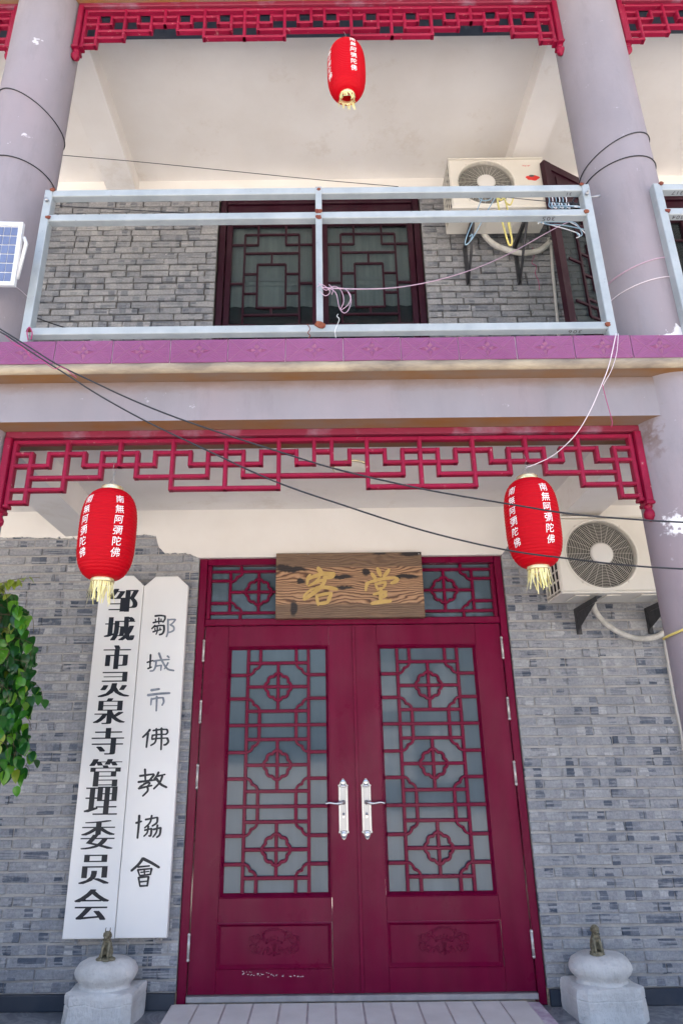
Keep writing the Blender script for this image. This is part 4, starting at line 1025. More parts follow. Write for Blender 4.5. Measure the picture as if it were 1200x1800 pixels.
# local +x runs from the hinge to the free edge; the photo shows its face towards the camera
def sbox(x0, x1, z0, z1, y0=-.02, y1=.02, mat='maroon_dark', name='sash_frame', par=sh): b = MB(); b.box(x0, x1, y0, y1, z0, z1); return b.build(name, mat, par)
zt_, zb_ = 5.80, 4.21
q = MB(); q.box(0, .07, -.022, .022, zb_, zt_); q.box(Ls - .07, Ls, -.022, .022, zb_, zt_); q.box(.071, Ls - .071, -.02, .02, zt_ - .07, zt_); q.box(.071, Ls - .071, -.02, .02, zb_, zb_ + .07); q.box(.071, Ls - .071, -.019, .019, 5.46, 5.52); q.build('sash_frame', 'maroon_dark', sh)
sbox(.07, Ls - .07, 5.52, zt_ - .07, -.008, .008, name='panel')
q = MB(); q.box(.12, Ls - .12, .008, .016, 5.56, zt_ - .11); q.build('raised_field', 'maroon_dark', sh)
sbox(.06, Ls - .06, zb_ + .06, 5.47, -.002, .002, 'glass_up', 'pane')
lc, lw = Ls / 2, .010
zc_ = (zb_ + .07 + 5.46) / 2; hh_ = (5.46 - zb_ - .07) / 2
for (x, a, b) in ((lc - .2, -hh_ + .1, hh_ - .1), (lc + .2, -hh_ + .1, hh_ - .1), (lc - .10, -.22, .22), (lc + .10, -.22, .22), (lc - .10, hh_ - .2, hh_), (lc + .10, hh_ - .2, hh_), (lc - .10, -hh_, -hh_ + .2), (lc + .10, -hh_, -hh_ + .2)):
    sbox(x - lw, x + lw, zc_ + a, zc_ + b, .003, .018, name='lattice_bar')
for (z, a, b) in ((hh_ - .1, -.2, .2), (-hh_ + .1, -.2, .2), (.22, -.1, .1), (-.22, -.1, .1), (.33, -.2, .2), (-.33, -.2, .2), (.1, -.2, -.1), (.1, .1, .2), (-.1, -.2, -.1), (-.1, .1, .2), (0, -.33, -.2), (0, .2, .33), (hh_ - .2, -.33, -.1), (hh_ - .2, .1, .33), (-hh_ + .2, -.33, -.1), (-hh_ + .2, .1, .33)):
    sbox(lc + a, lc + b, zc_ + z - lw, zc_ + z + lw, .003, .0165, name='lattice_bar')

# ================================================================== AIR CONDITIONERS
def ac_unit(label, x0, z0, w_=.765, h_=.49, d_=.285, y0=4.115, name_off=.66):
    t = thing('air_conditioner', label, 'air conditioner', (x0, y0, z0))
    b = MB(); r_ = .012
    fcx, fcz, FR = .285, .245, .222
    # front skin with a round hole
    N = 64; outer = []; inner = []
    for k in range(N):
        a = 2 * math.pi * k / N; dx, dz = math.cos(a), math.sin(a)
        inner.append((fcx + FR * dx, 0, fcz + FR * dz))
        tmin = min([v for v in ((w_ - r_ - fcx) / dx if dx > 1e-6 else 9, (r_ - fcx) / dx if dx < -1e-6 else 9, (h_ - r_ - fcz) / dz if dz > 1e-6 else 9, (r_ - fcz) / dz if dz < -1e-6 else 9)])
        outer.append((fcx + tmin * dx, 0, fcz + tmin * dz))
    for k, (cxx, czz) in ((0, (w_ - r_, h_ - r_)), (1, (r_, h_ - r_)), (2, (r_, r_)), (3, (w_ - r_, r_))):
        bi = min(range(N), key=lambda i: (outer[i][0] - cxx) ** 2 + (outer[i][2] - czz) ** 2); outer[bi] = (cxx, 0, czz)
    b.add(outer + inner, [(k, (k + 1) % N, N + (k + 1) % N, N + k) for k in range(N)])
    # rounded edge and body sides
    def ring(i, y): return [(i, y, i), (w_ - i, y, i), (w_ - i, y, h_ - i), (i, y, h_ - i)]
    A = ring(r_, 0); B_ = ring(.003, .006); Cc = ring(0, .014); D_ = ring(0, d_)
    for P, Q in ((A, B_), (B_, Cc)): b.add(P + Q, [(k, 4 + k, 4 + (k + 1) % 4, (k + 1) % 4) for k in range(4)])
    b.add(Cc + D_, [(0, 4, 5, 1), (1, 5, 6, 2), (2, 6, 7, 3)])          # bottom, right, top (left is the coil grille)
    b.add(D_, [(0, 3, 2, 1)])
    # raised ring lip
    for k in range(N):
        pass
    lip = [(FR + .016, .000), (FR + .014, -.004), (FR + .004, -.006), (FR, .000), (FR - .002, .03)]
    b.lathe(lip, (fcx, 0, fcz), 64, ax='y')
    # base pan lip and lid line
    b.box(-.003, w_ + .003, .004, d_, -.012, -.0005); b.box(-.002, w_ + .002, -.002, d_ + .002, h_ + .0005, h_ + .012)
    for xx in (.10, .30, .52, .68): b.box(xx, xx + .09, .05, d_ - .05, -.018, -.0125)
    b.build('casing', 'ac', t)
    dk = MB(); dk.lathe([(0.0, .05), (FR - .002, .045)], (fcx, 0, fcz), 48, ax='y'); dk.add([(.012, .02, .02), (.012, d_ - .02, .02), (.012, d_ - .02, h_ - .02), (.012, .02, h_ - .02)], [(0, 1, 2, 3)]); dk.build('cavity', 'ac_dark', t)
    bl_ = MB()
    for k in range(3):
        a0 = k * 2.094 + .5; vs = []
        for i in range(7):
            rr = .05 + i * .025; tw = a0 + i * .10
            vs += [(fcx + rr * math.cos(tw), .028, fcz + rr * math.sin(tw)), (fcx + rr * math.cos(tw + .75), .042, fcz + rr * math.sin(tw + .75))]
        bl_.add(vs, [(i * 2, i * 2 + 2, i * 2 + 3, i * 2 + 1) for i in range(6)])
    bl_.build('fan_blade', 'ac_dark', t)
    gr = MB(); nr = 15
    for i in range(nr):
        rr = .078 + (FR - .078 - .004) * i / (nr - 1)
        gr.tube([(fcx + rr * math.cos(2 * math.pi * k / 44), -.004 - .006 * (1 - (rr / FR) ** 2), fcz + rr * math.sin(2 * math.pi * k / 44)) for k in range(44)], .0014, 4, closed=True)
    for k in range(26):
        a = 2 * math.pi * k / 26
        gr.tube([(fcx + .07 * math.cos(a), -.009, fcz + .07 * math.sin(a)), (fcx + .15 * math.cos(a), -.006, fcz + .15 * math.sin(a)), (fcx + FR * math.cos(a), -.002, fcz + FR * math.sin(a))], .0012, 4)
    gr.build('fan_grille', 'ac_grille', t)
    hb = MB(); hb.lathe([(0, -.017), (.050, -.0165), (.068, -.013), (.074, -.006), (.072, .0)], (fcx, 0, fcz), 40, ax='y'); hb.build('hub_cap', 'ac_hub', t)
    for k in (45, 135, 225, 315):
        s_ = MB(); a = R(k + (7 if k in (45, 225) else -7)); s_.lathe([(0, -.007), (.006, -.006), (.009, -.003), (.010, .001)], (fcx + (FR + .012) * math.cos(a), 0, fcz + (FR + .012) * math.sin(a)), 12, ax='y'); s_.build('screw', 'ac_grille', t)
    # coil grille on the left side
    sg_ = MB()
    for j in range(8): sg_.box(-.0035, .004, .014, d_, .015 + j * (h_ - .035) / 7, .023 + j * (h_ - .035) / 7 )
    for j in range(5): sg_.box(-.003, .0035, .014 + j * (d_ - .024) / 4, .024 + j * (d_ - .024) / 4, .0, h_)
    sg_.build('side_grille', 'ac', t)
    # print: red lettering and a small red-and-dark patch
    mk = MB(); x = name_off
    for chh, wd in zip('Haier', (.017, .014, .007, .014, .009)):
        vs, fs = glyph(chh, .02); x += wd / 2; mk.add([(x - .065 + v[0] * .022, -.0012, h_ - .075 + v[1] * .022 + (.0 if chh not in 'ae' else -.0025)) for v in vs], fs); x += wd / 2 + .001
    mk.build('lettering', 'red_mark', t)
    return t, (fcx, fcz)
def sticker(t, cx, cz):
    m = MB(); pts = []
    for k in range(26):
        a = 2 * math.pi * k / 26; pts.append((cx + .055 * math.cos(a) * (1 + .12 * math.sin(3 * a)), cz + .026 * math.sin(a) * (1 + .15 * math.cos(5 * a))))
    m.poly_prism(pts, -.0014, -.0004); m.build('sticker', 'red_mark', t)
    m = MB(); pts = [(cx - .008 + .022 * math.cos(2 * math.pi * k / 18), cz + .020 + .011 * math.sin(2 * math.pi * k / 18)) for k in range(18)]
    m.poly_prism(pts, -.0022, -.0016); m.build('sticker_patch', 'dark_mark', t)
ac1, _ = ac_unit('cream air conditioner on the lower brick wall, behind the right lantern', 1.503, 2.262)
sticker(ac1, .665, .285)
ac2, _ = ac_unit('cream air conditioner on the balcony wall, behind the railing and the hangers', 1.058, 5.375)
sticker(ac2, .665, .285)
def bracket(t, x, y0, zf, L_=.40, drop=.28, plate=True):
    """t-local: arm under the unit, upright on the wall, gusset between"""
    yb = 4.542 - t.location.y
    b = MB(); b.box(x - .018, x + .018, .02, yb, zf - .030, zf - .026); b.box(x - .018, x - .015, .02, yb, zf - .060, zf - .0305)
    b.box(x - .018, x + .018, yb - .004, yb, zf - drop, zf - .0305); b.box(x - .018, x - .015, yb - .034, yb - .0045, zf - drop, zf - .0605)
    if plate:
        ys, ye = .06, yb - .005; zs_ = zf - .0605
        vs = [(x - .014, ys, zs_), (x - .014, ye, zs_), (x - .014, ye, zf - drop + .02), (x - .011, ys, zs_), (x - .011, ye, zs_), (x - .011, ye, zf - drop + .02)]
        b.add(vs, [(0, 1, 2), (5, 4, 3), (0, 3, 4, 1), (1, 4, 5, 2), (2, 5, 3, 0)])
    else:
        b.tube([(x, .05, zf - .035), (x, yb - .01, zf - drop + .02)], .011, 6)
    b.build('bracket', 'bracket', t)
bracket(ac1, .235, 0, 0, drop=.20); bracket(ac1, .72, 0, 0, drop=.20)
bracket(ac2, .175, 0, 0, drop=.42, plate=False); bracket(ac2, .60, 0, 0, drop=.42, plate=False)
def hose(name, label, pts, r_, mat='hose', cat='pipe', n=10):
    b = MB(); P = spline(pts, 7); b.tube(P, [r_ * (1 + .10 * noise.noise((p.x * 30, p.z * 30, 1))) for p in P], n)
    return tag(b.build(name, mat), label, cat)
hose('insulated_pipe', 'white wrapped pipe looping below the lower air conditioner', [W3(1041, 1050, 4.36), W3(1044, 1072, 4.42), W3(1062, 1095, 4.44), W3(1088, 1112, 4.46), W3(1118, 1122, 4.48), W3(1150, 1120, 4.49), W3(1172, 1106, 4.50), W3(1180, 1085, 4.50), W3(1166, 1064, 4.50), W3(1150, 1052, 4.45)], .019)
hose('drain_pipe', 'thin grey drain pipe down the lower wall beside the right column', [W3(1160, 1064, 4.51), W3(1170, 1090, 4.52), W3(1167, 1120, 4.52), W3(1172, 1160, 4.52), W3(1180, 1210, 4.52), W3(1188, 1250, 4.52), W3(1198, 1300, 4.52), W3(1206, 1360, 4.52)], .010, 'pvc')
hose('insulated_pipe', 'white wrapped pipe looping below the upper air conditioner', [W3(843, 392, 4.36), W3(850, 412, 4.42), W3(868, 430, 4.45), W3(893, 440, 4.47), W3(920, 445, 4.47), W3(947, 440, 4.48), W3(966, 426, 4.52)], .024)
hose('drain_pipe', 'thin grey drain pipe down the balcony wall beside the open casement', [W3(963, 418, 4.50), W3(968, 440, 4.52), W3(971, 480, 4.52), W3(975, 520, 4.52), W3(979, 566, 4.52), W3(984, 620, 4.52)], .012, 'pvc')

# ================================================================== LANTERNS
def lantern(label, x, y, zb, r_, h_, angles, hang, tilt=0.0, text_z=.55, fl=1.0):
    t = thing('lantern', label, 'lantern', (x, y, zb), 'red lanterns hanging from the fretwork')
    def rad(s):      # s in 0..1 from the bottom
        u = abs(2 * s - 1); q = max(0.0, 1 - u ** 3.4)
        return r_ * (.40 + .60 * q ** .55)
    prof = []; nr = 29; per = 6
    for i in range(nr * per + 1):
        s = i / (nr * per); ph = (i % per) / per
        prof.append((rad(s) * 1.0 + .0026 * math.sin(math.pi * ph) - .001, s * h_))
    b = MB(); b.lathe(prof, (0, 0, 0), 56)
    body = b.build('shade', 'lantern', t)
    c = MB(); rc = r_ * .40; c.lathe([(rc - .003, h_ - .006), (rc, h_ - .002), (rc + .001, h_ + .022), (rc - .003, h_ + .024), (rc - .006, h_ - .002)], (0, 0, 0), 40); c.build('top_cap', 'gilt', t)
    c = MB(); rb = r_ * .40; c.lathe([(rb - .006, .004), (rb - .004, -.017), (rb, -.019), (rb + .002, -.010), (rb - .001, .006)], (0, 0, 0), 40); c.build('bottom_ring', 'gilt', t)
    c = MB(); c.tube([(-rb, 0, .004), (rb, 0, .004)], .0022, 6); c.tube([(-rc, 0, h_ + .01), (rc, 0, h_ + .01)], .002, 6); c.tube([(0, 0, h_ + .01), (0, 0, .09)], .0035, 6); c.lathe([(0, .05), (.018, .055), (.024, .075), (.018, .10), (.012, .11)], (0, 0, 0), 14); c.build('lamp_holder', 'ac_hub', t)
    f = MB(); nf = 34; rf = random.Random(int(x * 100))
    for k in range(nf):
        a = 2 * math.pi * k / nf + rf.uniform(-.12, .12); L_ = rf.uniform(.055, .105) * fl; x0, y0 = rb * .97 * math.cos(a), rb * .97 * math.sin(a)
        tx, ty = -math.sin(a) * .0036, math.cos(a) * .0036; sx, sy = rf.uniform(-.02, .02), rf.uniform(-.02, .02); zz = -.012
        vs = [(x0 - tx, y0 - ty, zz), (x0 + tx, y0 + ty, zz), (x0 + tx + sx * .3, y0 + ty + sy * .3, zz - L_ * .5), (x0 - tx + sx * .3, y0 - ty + sy * .3, zz - L_ * .5), (x0 + tx * .6 + sx, y0 + ty * .6 + sy, zz - L_), (x0 - tx * .6 + sx, y0 - ty * .6 + sy, zz - L_)]
        f.add(vs, [(0, 1, 2, 3), (3, 2, 4, 5)])
    f.build('fringe', 'fringe', t)
    word = '南無阿彌陀佛'; cs = h_ * .100
    for ai, ang in enumerate(angles):
        m = MB()
        for i, chh in enumerate(word):
            vs, fs = glyph(chh, .003); zc = h_ * (text_z + .28) - i * cs * 1.20
            sk = rf.uniform(-.08, .12); cs2 = cs * rf.uniform(.98, 1.12)
            out = []
            for (vx_, vz_) in vs:
                z = zc + vz_ * cs2 + vx_ * cs2 * .14; rr = rad(min(1, max(0, z / h_))) + .0026
                a = ang + (vx_ * cs2 * .98 + vz_ * cs2 * sk) / rr
                out.append((rr * math.sin(a), -rr * math.cos(a), z))
            m.add(out, fs)
        m.build('characters', 'white_ink', t)
    wv = MB(); top = hang - zb
    wv.tube(spline([(-rc * .9, 0, h_ + .012), (-.014, 0, h_ + .05), (.002, 0, h_ + .075), (-.004, -.004, (h_ + .075 + top) / 2), (.003, -.018, top), (.0, .018, top + .004)], 5), .0011, 5)
    wv.tube(spline([(rc * .9, 0, h_ + .012), (.012, 0, h_ + .045), (.002, 0, h_ + .075), (.006, .004, (h_ + .09 + top) / 2), (.008, .014, top - .004), (.0, -.016, top + .01), (-.01, -.02, top + .03)], 5), .0011, 5)
    wv.build('hanging_wire', 'wire', t)
    return t
D2 = math.radians
lantern('red lantern at the lower left, hanging in front of the white signboards', -1.008, 2.97, 2.075, .129, .430, [D2(38), D2(-34), D2(110), D2(182), D2(-106)], 2.645)
lantern('red lantern at the lower right, hanging in front of the air conditioner', .990, 2.97, 2.112, .124, .425, [D2(17), D2(-59), D2(90), D2(163), D2(-132)], 2.640)
lantern('small looking red lantern at the top of the middle bay, seen from below', .183, 2.99, 5.150, .119, .425, [D2(20), D2(-64), D2(94), D2(166), D2(-130)], 5.665, fl=.55)

# ================================================================== CEILING LAMP
cl = thing('ceiling_lamp', 'round opal ceiling lamp above the doorway, behind the fretwork', 'lamp', (.18, 3.80, 2.993))
b = MB(); b.lathe([(0, -.055), (.05, -.052), (.088, -.038), (.104, -.018), (.106, -.008)], seg=40); b.build('shade', 'lampshade', cl)
b = MB(); b.lathe([(.106, -.012), (.113, -.010), (.114, -.0005)], seg=40); b.build('rim', 'gilt', cl)

# ================================================================== STONE COLUMN BASES + LIONS
def stone(label, x, y, seed, rot):
    t = thing('stone_plinth', label, 'stone', (x, y, -.05)); t.rotation_euler = (0, 0, rot)
    def nz(v, s, a): return a * noise.noise((v[0] * s + seed, v[1] * s, v[2] * s))
    b = MB(); oc = []
    hx_, hy_, ch_ = .190, .135, .045
    ring0 = [(-hx_ + ch_, -hy_), (hx_ - ch_, -hy_), (hx_, -hy_ + ch_), (hx_, hy_), (-hx_, hy_), (-hx_, -hy_ + ch_)]
    # densify
    ring = []
    for k in range(6):
        a, c = ring0[k], ring0[(k + 1) % 6]
        for i in range(6): ring.append((a[0] + (c[0] - a[0]) * i / 6, a[1] + (c[1] - a[1]) * i / 6))
    lv = [(0, 1.0), (.03, 1.005), (.06, 1.0), (.098, 1.0), (.104, .985), (.108, 1.0), (.138, .995), (.152, .97), (.162, .86), (.165, .70)]
    vs = []; n = len(ring)
    for z, s in lv:
        for (xx, yy) in ring:
            v = (xx * s, yy * s, z); d = nz(v, 9, .014) + nz(v, 30, .006); vs.append((xx * s * (1 + d * 3), yy * s * (1 + d * 3), z + (d if 0 < z < .16 else 0)))
    fs = [(i * n + k, i * n + (k + 1) % n, (i + 1) * n + (k + 1) % n, (i + 1) * n + k) for i in range(len(lv) - 1) for k in range(n)] + [tuple((len(lv) - 1) * n + k for k in range(n))]
    b.add(vs, fs, 0, False); b.build('pedestal', 'stone', t)
    d = MB(); prof = [(.0, .300), (.08, .299), (.125, .292), (.158, .274), (.174, .248), (.176, .228), (.165, .205), (.148, .188), (.140, .176), (.143, .166), (.150, .160)][::-1]
    d.lathe(prof, (0, 0, 0), 48, sy=.80)
    d.v = [(a * (1 + nz((a, b_, c), 8, .05)), b_ * (1 + nz((a, b_, c), 8, .05)), c + nz((a, b_, c), 14, .006)) for a, b_, c in d.v]
    d.build('drum', 'stone', t)
    return t
stone('white stone column base right of the door, lion figurine on top', 1.530, 4.390, 1.0, .06)
stone('white stone column base below the signboards, lion figurine on top', -1.235, 4.390, 5.0, -.10)
def lion(label, x, y, z, horns, rot, s=1.0, q=0):
    me = bpy.data.meshes.new('lion_figurine')
    mb = MB()
    # slab
    t = thing('lion_figurine', label, 'figurine', (x, y, z)); t.rotation_euler = (0, 0, rot); t.scale = (s, s, s)
    b = MB()
    if horns:
        for (cx, cy, rx) in ((-.026, -.018, .026), (.010, -.026, .026), (.034, -.006, .024), (0, .014, .036), (-.030, .006, .022)): b.ball((cx, cy, .008), (rx, rx * .8, .011), 12, 6)
    else:
        b.lathe([(0, 0), (.040, 0), (.043, .004), (.038, .008), (.041, .013), (.037, .017), (0, .018)], (0, 0, 0), 20, sy=.85)
    b.build('base', 'bronze', t)
    # one continuous body from a skin modifier
    V = [(0, .016, .036), (0, .012, .066), (0, .002, .092), (0, -.006, .108), (0, -.012, .122),
         (-.017, -.008, .078), (-.018, -.020, .050), (-.018, -.024, .020), (-.018, -.032, .018),
         (.017, -.008, .078), (.018, -.020, .050), (.018, -.024, .020), (.018, -.032, .018),
         (-.022, .010, .034), (-.028, -.010, .024), (-.028, -.020, .018), (.022, .010, .034), (.028, -.010, .024), (.028, -.020, .018),
         (0, .030, .040), (0, .034, .064), (0, .028, .082)]
    E = [(0, 1), (1, 2), (2, 3), (3, 4), (2, 5), (5, 6), (6, 7), (7, 8), (2, 9), (9, 10), (10, 11), (11, 12), (0, 13), (13, 14), (14, 15), (0, 16), (16, 17), (17, 18), (0, 19), (19, 20), (20, 21)]
    rad = [.024, .022, .021, .016, .020, .011, .008, .007, .006, .011, .008, .007, .006, .016, .012, .007, .016, .012, .007, .007, .008, .004]
    me.from_pydata(V, E, []); o = link('body', me, t); sk_ = o.modifiers.new('skin', 'SKIN'); o.modifiers.new('sub', 'SUBSURF').levels = 2; o.modifiers['sub'].render_levels = 2
    for i, r_ in enumerate(rad): me.skin_vertices[0].data[i].radius = (r_, r_)
    me.skin_vertices[0].data[0].use_root = True
    me.materials.append(M['bronze'])
    h = MB(); hc = (0, -.014, .122)
    h.ball(hc, (.020, .018, .020), 14, 9); h.ball((0, -.030, .115), (.012, .010, .009), 10, 6); h.ball((0, -.030, .105), (.009, .008, .004), 8, 5)
    for sg in (-1, 1):
        h.ball((sg * .009, -.030, .128), .0035, 8, 5); h.ball((sg * .009, -.0285, .133), (.006, .003, .002), 8, 5); h.ball((sg * .020, -.010, .128), (.004, .006, .007), 8, 5)
        if horns: h.tube([(sg * .011, -.012, .136), (sg * .014, -.008, .150), (sg * .012, -.006, .160)], [.0035, .0028, .0012], 7)
    for k in range(16):
        a = math.pi * (k / 15); rr = .021; h.ball((rr * math.cos(a), -.006, .122 + rr * math.sin(a) * (.9 if horns else 1.15) - .004), .0062, 7, 5)
    for k in range(10):
        a = math.pi * (k / 9); h.ball((.019 * math.cos(a), -.016 + .012 * 0, .102 - .006 * math.sin(a)), .0048, 7, 5)
    for k in range(6): h.ball((rnd.uniform(-.01, .01), .008, .128 - k * .010), .009, 7, 5)
    h.build('head', 'bronze', t)
    return t
lion('small bronze seated lion with a curly mane on the right column base', 1.510, 4.355, .247, False, .12, 1.0)
lion('small bronze seated beast with two upright horns on the left column base', -1.232, 4.350, .247, True, -.12, 1.0)

# ================================================================== POTTED TREE AT THE LEFT
pt = thing('potted_tree', 'green leafy shrub with hanging glossy leaves at the left edge, before the wall', 'plant', (-2.25, 3.78, -.05))
b = MB(); b.lathe([(0, 0), (.16, 0), (.22, .12), (.25, .30), (.24, .38), (.265, .40), (.265, .42), (.225, .42), (.215, .36), (0, .36)], seg=36); b.build('pot', 'pot', pt)
b = MB(); b.tube(spline([(0, 0, .34), (.03, -.02, .8), (-.02, .02, 1.3), (.05, 0, 1.8), (.12, 0, 2.15)], 6), [.035 - .02 * k / 24 for k in range(25)], 8)
b.build('trunk', 'twig', pt)
lm = MB(); n = 7; vs = []; fs = []
for i in range(n + 1):
    u = i / n; wd = .026 * (math.sin(math.pi * min(1, u ** .80)) ** .7) + .0004; zc = -.012 * u * u * 2
    vs += [(u * .068, -wd, zc + wd * .35), (u * .068, 0, zc), (u * .068, wd, zc + wd * .35)]
for i in range(n): fs += [(i * 3, i * 3 + 3, i * 3 + 4, i * 3 + 1), (i * 3 + 1, i * 3 + 4, i * 3 + 5, i * 3 + 2)]
lm.add(vs, fs, 0, True); lme = lm.mesh('leaf', 'leaf'); lm2 = MB(); lm2.add(vs, fs, 0, True); lme2 = lm2.mesh('leaf', 'leaf_young')
px_, py_, pz_ = -2.25, 3.78, -.05
def edge(z):      # right-hand outline of the crown, metres
    P = [(1.15, -1.76), (1.22, -1.62), (1.35, -1.58), (1.50, -1.64), (1.58, -1.66), (1.70, -1.56), (1.80, -1.58), (1.92, -1.60), (2.02, -1.64), (2.12, -1.66), (2.20, -1.72), (2.27, -1.82), (2.3, -1.95)]
    for (a, b), (c, d) in zip(P, P[1:]):
        if a <= z <= c: return b + (d - b) * (z - a) / (c - a)
    return -2
rl_ = random.Random(11); tw = MB(); cnt = 0; rest = MB()
for s_ in range(260):
    z0_ = rl_.uniform(1.25, 2.24); xe = edge(z0_) - abs(rl_.gauss(0, .17)) - .02
    if rl_.random() < .10: xe -= rl_.uniform(0, .4)
    y0_ = rl_.uniform(3.60, 3.92)
    p0 = Vector((xe - rl_.uniform(.12, .25), 3.78 + (y0_ - 3.78) * .6, z0_ + rl_.uniform(.0, .08))); p1 = Vector((xe, y0_, z0_)); p2 = p1 + Vector((rl_.uniform(.0, .05), rl_.uniform(-.03, .03), -rl_.uniform(.04, .10)))
    sp_ = spline([p0, p1, p2], 5); tw.tube([p - Vector((px_, py_, pz_)) for p in sp_], .0015, 4) if s_ % 3 == 0 else None
    for k in range(4):
        a = sp_[min(len(sp_) - 1, 2 + k * 2 + rl_.randint(0, 2))]
        sc = rl_.uniform(.75, 1.2); mm = lme2 if (rl_.random() < .07) else lme
        if a.x < -1.90:
            e_ = Matrix.Translation((a.x - px_, a.y - py_, a.z - pz_)) @ __import__('mathutils').Euler((rl_.uniform(-.9, .9), rl_.uniform(.2, 1.45), rl_.uniform(-2.6, .8))).to_matrix().to_4x4()
            rest.add([e_ @ Vector(v) for v in lm.v], lm.f, 0, True)
        elif cnt < 290:
            o = link('leaf', mm, pt, (a.x - px_, a.y - py_, a.z - pz_)); o.scale = (sc, sc, sc); o.rotation_euler = (rl_.uniform(-.5, .5), rl_.uniform(.5, 1.5), rl_.uniform(-2.5, -.4)); cnt += 1
# pale young shoots across the top
for s_ in range(3):
    a = Vector((-1.98 + .03 * s_, 3.70 + .03 * s_, 2.17)); b_ = Vector((-1.60 - .10 * s_, 3.66 + .03 * s_, 2.27 - .015 * s_)); sp_ = spline([a, (a + b_) / 2 + Vector((0, 0, .035)), b_], 6); tw.tube([p - Vector((px_, py_, pz_)) for p in sp_], .0018, 5)
    for k in range(9):
        q = sp_[min(len(sp_) - 1, 2 + k)]; sc = rl_.uniform(.5, .8)
        o = link('leaf', lme2, pt, (q.x - px_, q.y - py_, q.z - pz_)); o.scale = (sc, sc, sc); o.rotation_euler = (rl_.uniform(-.6, .6), rl_.uniform(.2, 1.4), rl_.uniform(-1.8, -.6) if k % 2 else rl_.uniform(-.6, .6))
for zz in (1.3, 1.6, 1.9, 2.1): tw.tube([(.0, 0, zz + .03), (.25, rl_.uniform(-.08, .08), zz + .14), (.42, rl_.uniform(-.12, .12), zz + .08)], .006, 6)
tw.build('branch', 'twig', pt)
for s_ in range(520):
    z0_ = rl_.uniform(1.22, 2.22); xe = edge(z0_) - .09 - abs(rl_.gauss(0, .16))
    e_ = Matrix.Translation((xe - px_, rl_.uniform(3.74, 3.95) - py_, z0_ - pz_)) @ __import__('mathutils').Euler((rl_.uniform(-.5, .5), rl_.uniform(.4, 1.5), rl_.uniform(-2.6, -.3))).to_matrix().to_4x4() @ Matrix.Scale(rl_.uniform(.7, 1.1), 4)
    rest.add([e_ @ Vector(v) for v in lm.v], lm.f, 0, True)
rest.build('foliage', 'leaf', pt, kind='stuff')

# ================================================================== SOLAR PANEL
sp = thing('solar_panel', 'small tilted solar panel fixed to the left column', 'solar panel', (0, 0, 0))
A, Bp, Cp, Dp = Vector(W3(-60, 389, 2.60)), Vector(W3(42, 391, 2.60)), Vector(W3(24, 502, 2.66)), Vector(W3(-78, 500, 2.66))
ux = (Bp - A); uz = (A - Dp); nn = ux.cross(uz).normalized()
if nn.y > 0: nn = -nn
def P2(u, v, o=0): return Dp + ux * u + uz * v + nn * o
def slabp(mb, u0_, u1_, v0_, v1_, o0, o1):
    vs = [P2(u, v, o) for u in (u0_, u1_) for v in (v0_, v1_) for o in (o0, o1)]
    mb.add(vs, [(0, 1, 3, 2), (4, 6, 7, 5), (0, 4, 5, 1), (2, 3, 7, 6), (0, 2, 6, 4), (1, 5, 7, 3)])
m = MB(); slabp(m, 0, 1, 0, 1, -.018, -.004); slabp(m, 0, .07, 0, 1, -.0039, .004); slabp(m, .93, 1, 0, 1, -.0039, .004); slabp(m, .0701, .9299, 0, .06, -.0039, .0038); slabp(m, .0701, .9299, .94, 1, -.0039, .0038); m.build('frame', 'alu', sp)
for i in range(7):
    for j in range(6):
        m = MB(); u = .08 + i * .1215; v = .07 + j * .1443; slabp(m, u, u + .108, v, v + .128, -.0035, -.0005); m.build('cell', 'cell', sp)
m = MB(); m.tube([P2(1.02, .78, -.01), P2(1.06, .70, -.02), P2(.99, .14, -.02)], .010, 6); m.tube([P2(.7, .5, -.018), Vector((-1.70, 2.84, 3.72))], .012, 6); m.build('arm', 'alu', sp)

# ================================================================== CABLES AND CORDS
def cord(name, label, pts, r_, mat, cat='cable', n=6):
    b = MB(); b.tube(spline(pts, 6), r_, n); return tag(b.build(name, mat), label, cat)
Yc = 2.55
cord('overhead_cable', 'upper of two dark cables sagging from the left column past the right lantern', [W3(x, y, Yc) for x, y in ((-60, 545), (0, 578), (55, 612), (100, 640), (170, 674), (235, 704), (310, 734), (400, 765), (500, 797), (600, 827), (750, 861), (900, 887), (1000, 903), (1100, 912), (1200, 918), (1300, 920))], .0036, 'cable')
cord('overhead_cable', 'lower of two dark cables, passing under the right lantern to the lower right', [W3(x, y, Yc) for x, y in ((-60, 560), (0, 583), (60, 622), (120, 660), (180, 698), (260, 742), (350, 785), (480, 845), (600, 887), (745, 933), (890, 967), (1000, 982), (1065, 990), (1130, 996), (1200, 1000), (1300, 1004))], .0036, 'cable')
cord('overhead_cable', 'thin dark cable under the upper ceiling, from the left column to the railing', [W3(x, y, 3.1) for x, y in ((100, 272), (250, 285), (400, 300), (560, 316), (700, 328))], .0022, 'cable')
cord('overhead_cable', 'short black cable crossing the bricks just above the bottom rail', [W3(x, y, 3.2) for x, y in ((62, 558), (90, 568), (118, 577))], .0035, 'cable')
cord('overhead_cable', 'black cable running behind the two upper rails at the left', [W3(x, y, 3.0) for x, y in ((95, 361), (150, 365), (210, 368), (280, 372), (380, 378))], .0028, 'cable')
cord('overhead_cable', 'thin cable end sticking out beside the upper right railing post', [W3(x, y, 3.3) for x, y in ((1140, 321), (1160, 325), (1180, 328))], .003, 'cable')
for k, (x, y) in enumerate(((0, 0), (3, 5))):
    pass
cord('magenta_wire', 'magenta wire wound round the two dark cables at the left', [W3(x, y, 2.54) for x, y in ((10, 590), (28, 606), (42, 612), (60, 634), (72, 632), (95, 648), (110, 645), (135, 664))], .0016, 'magenta', 'wire')
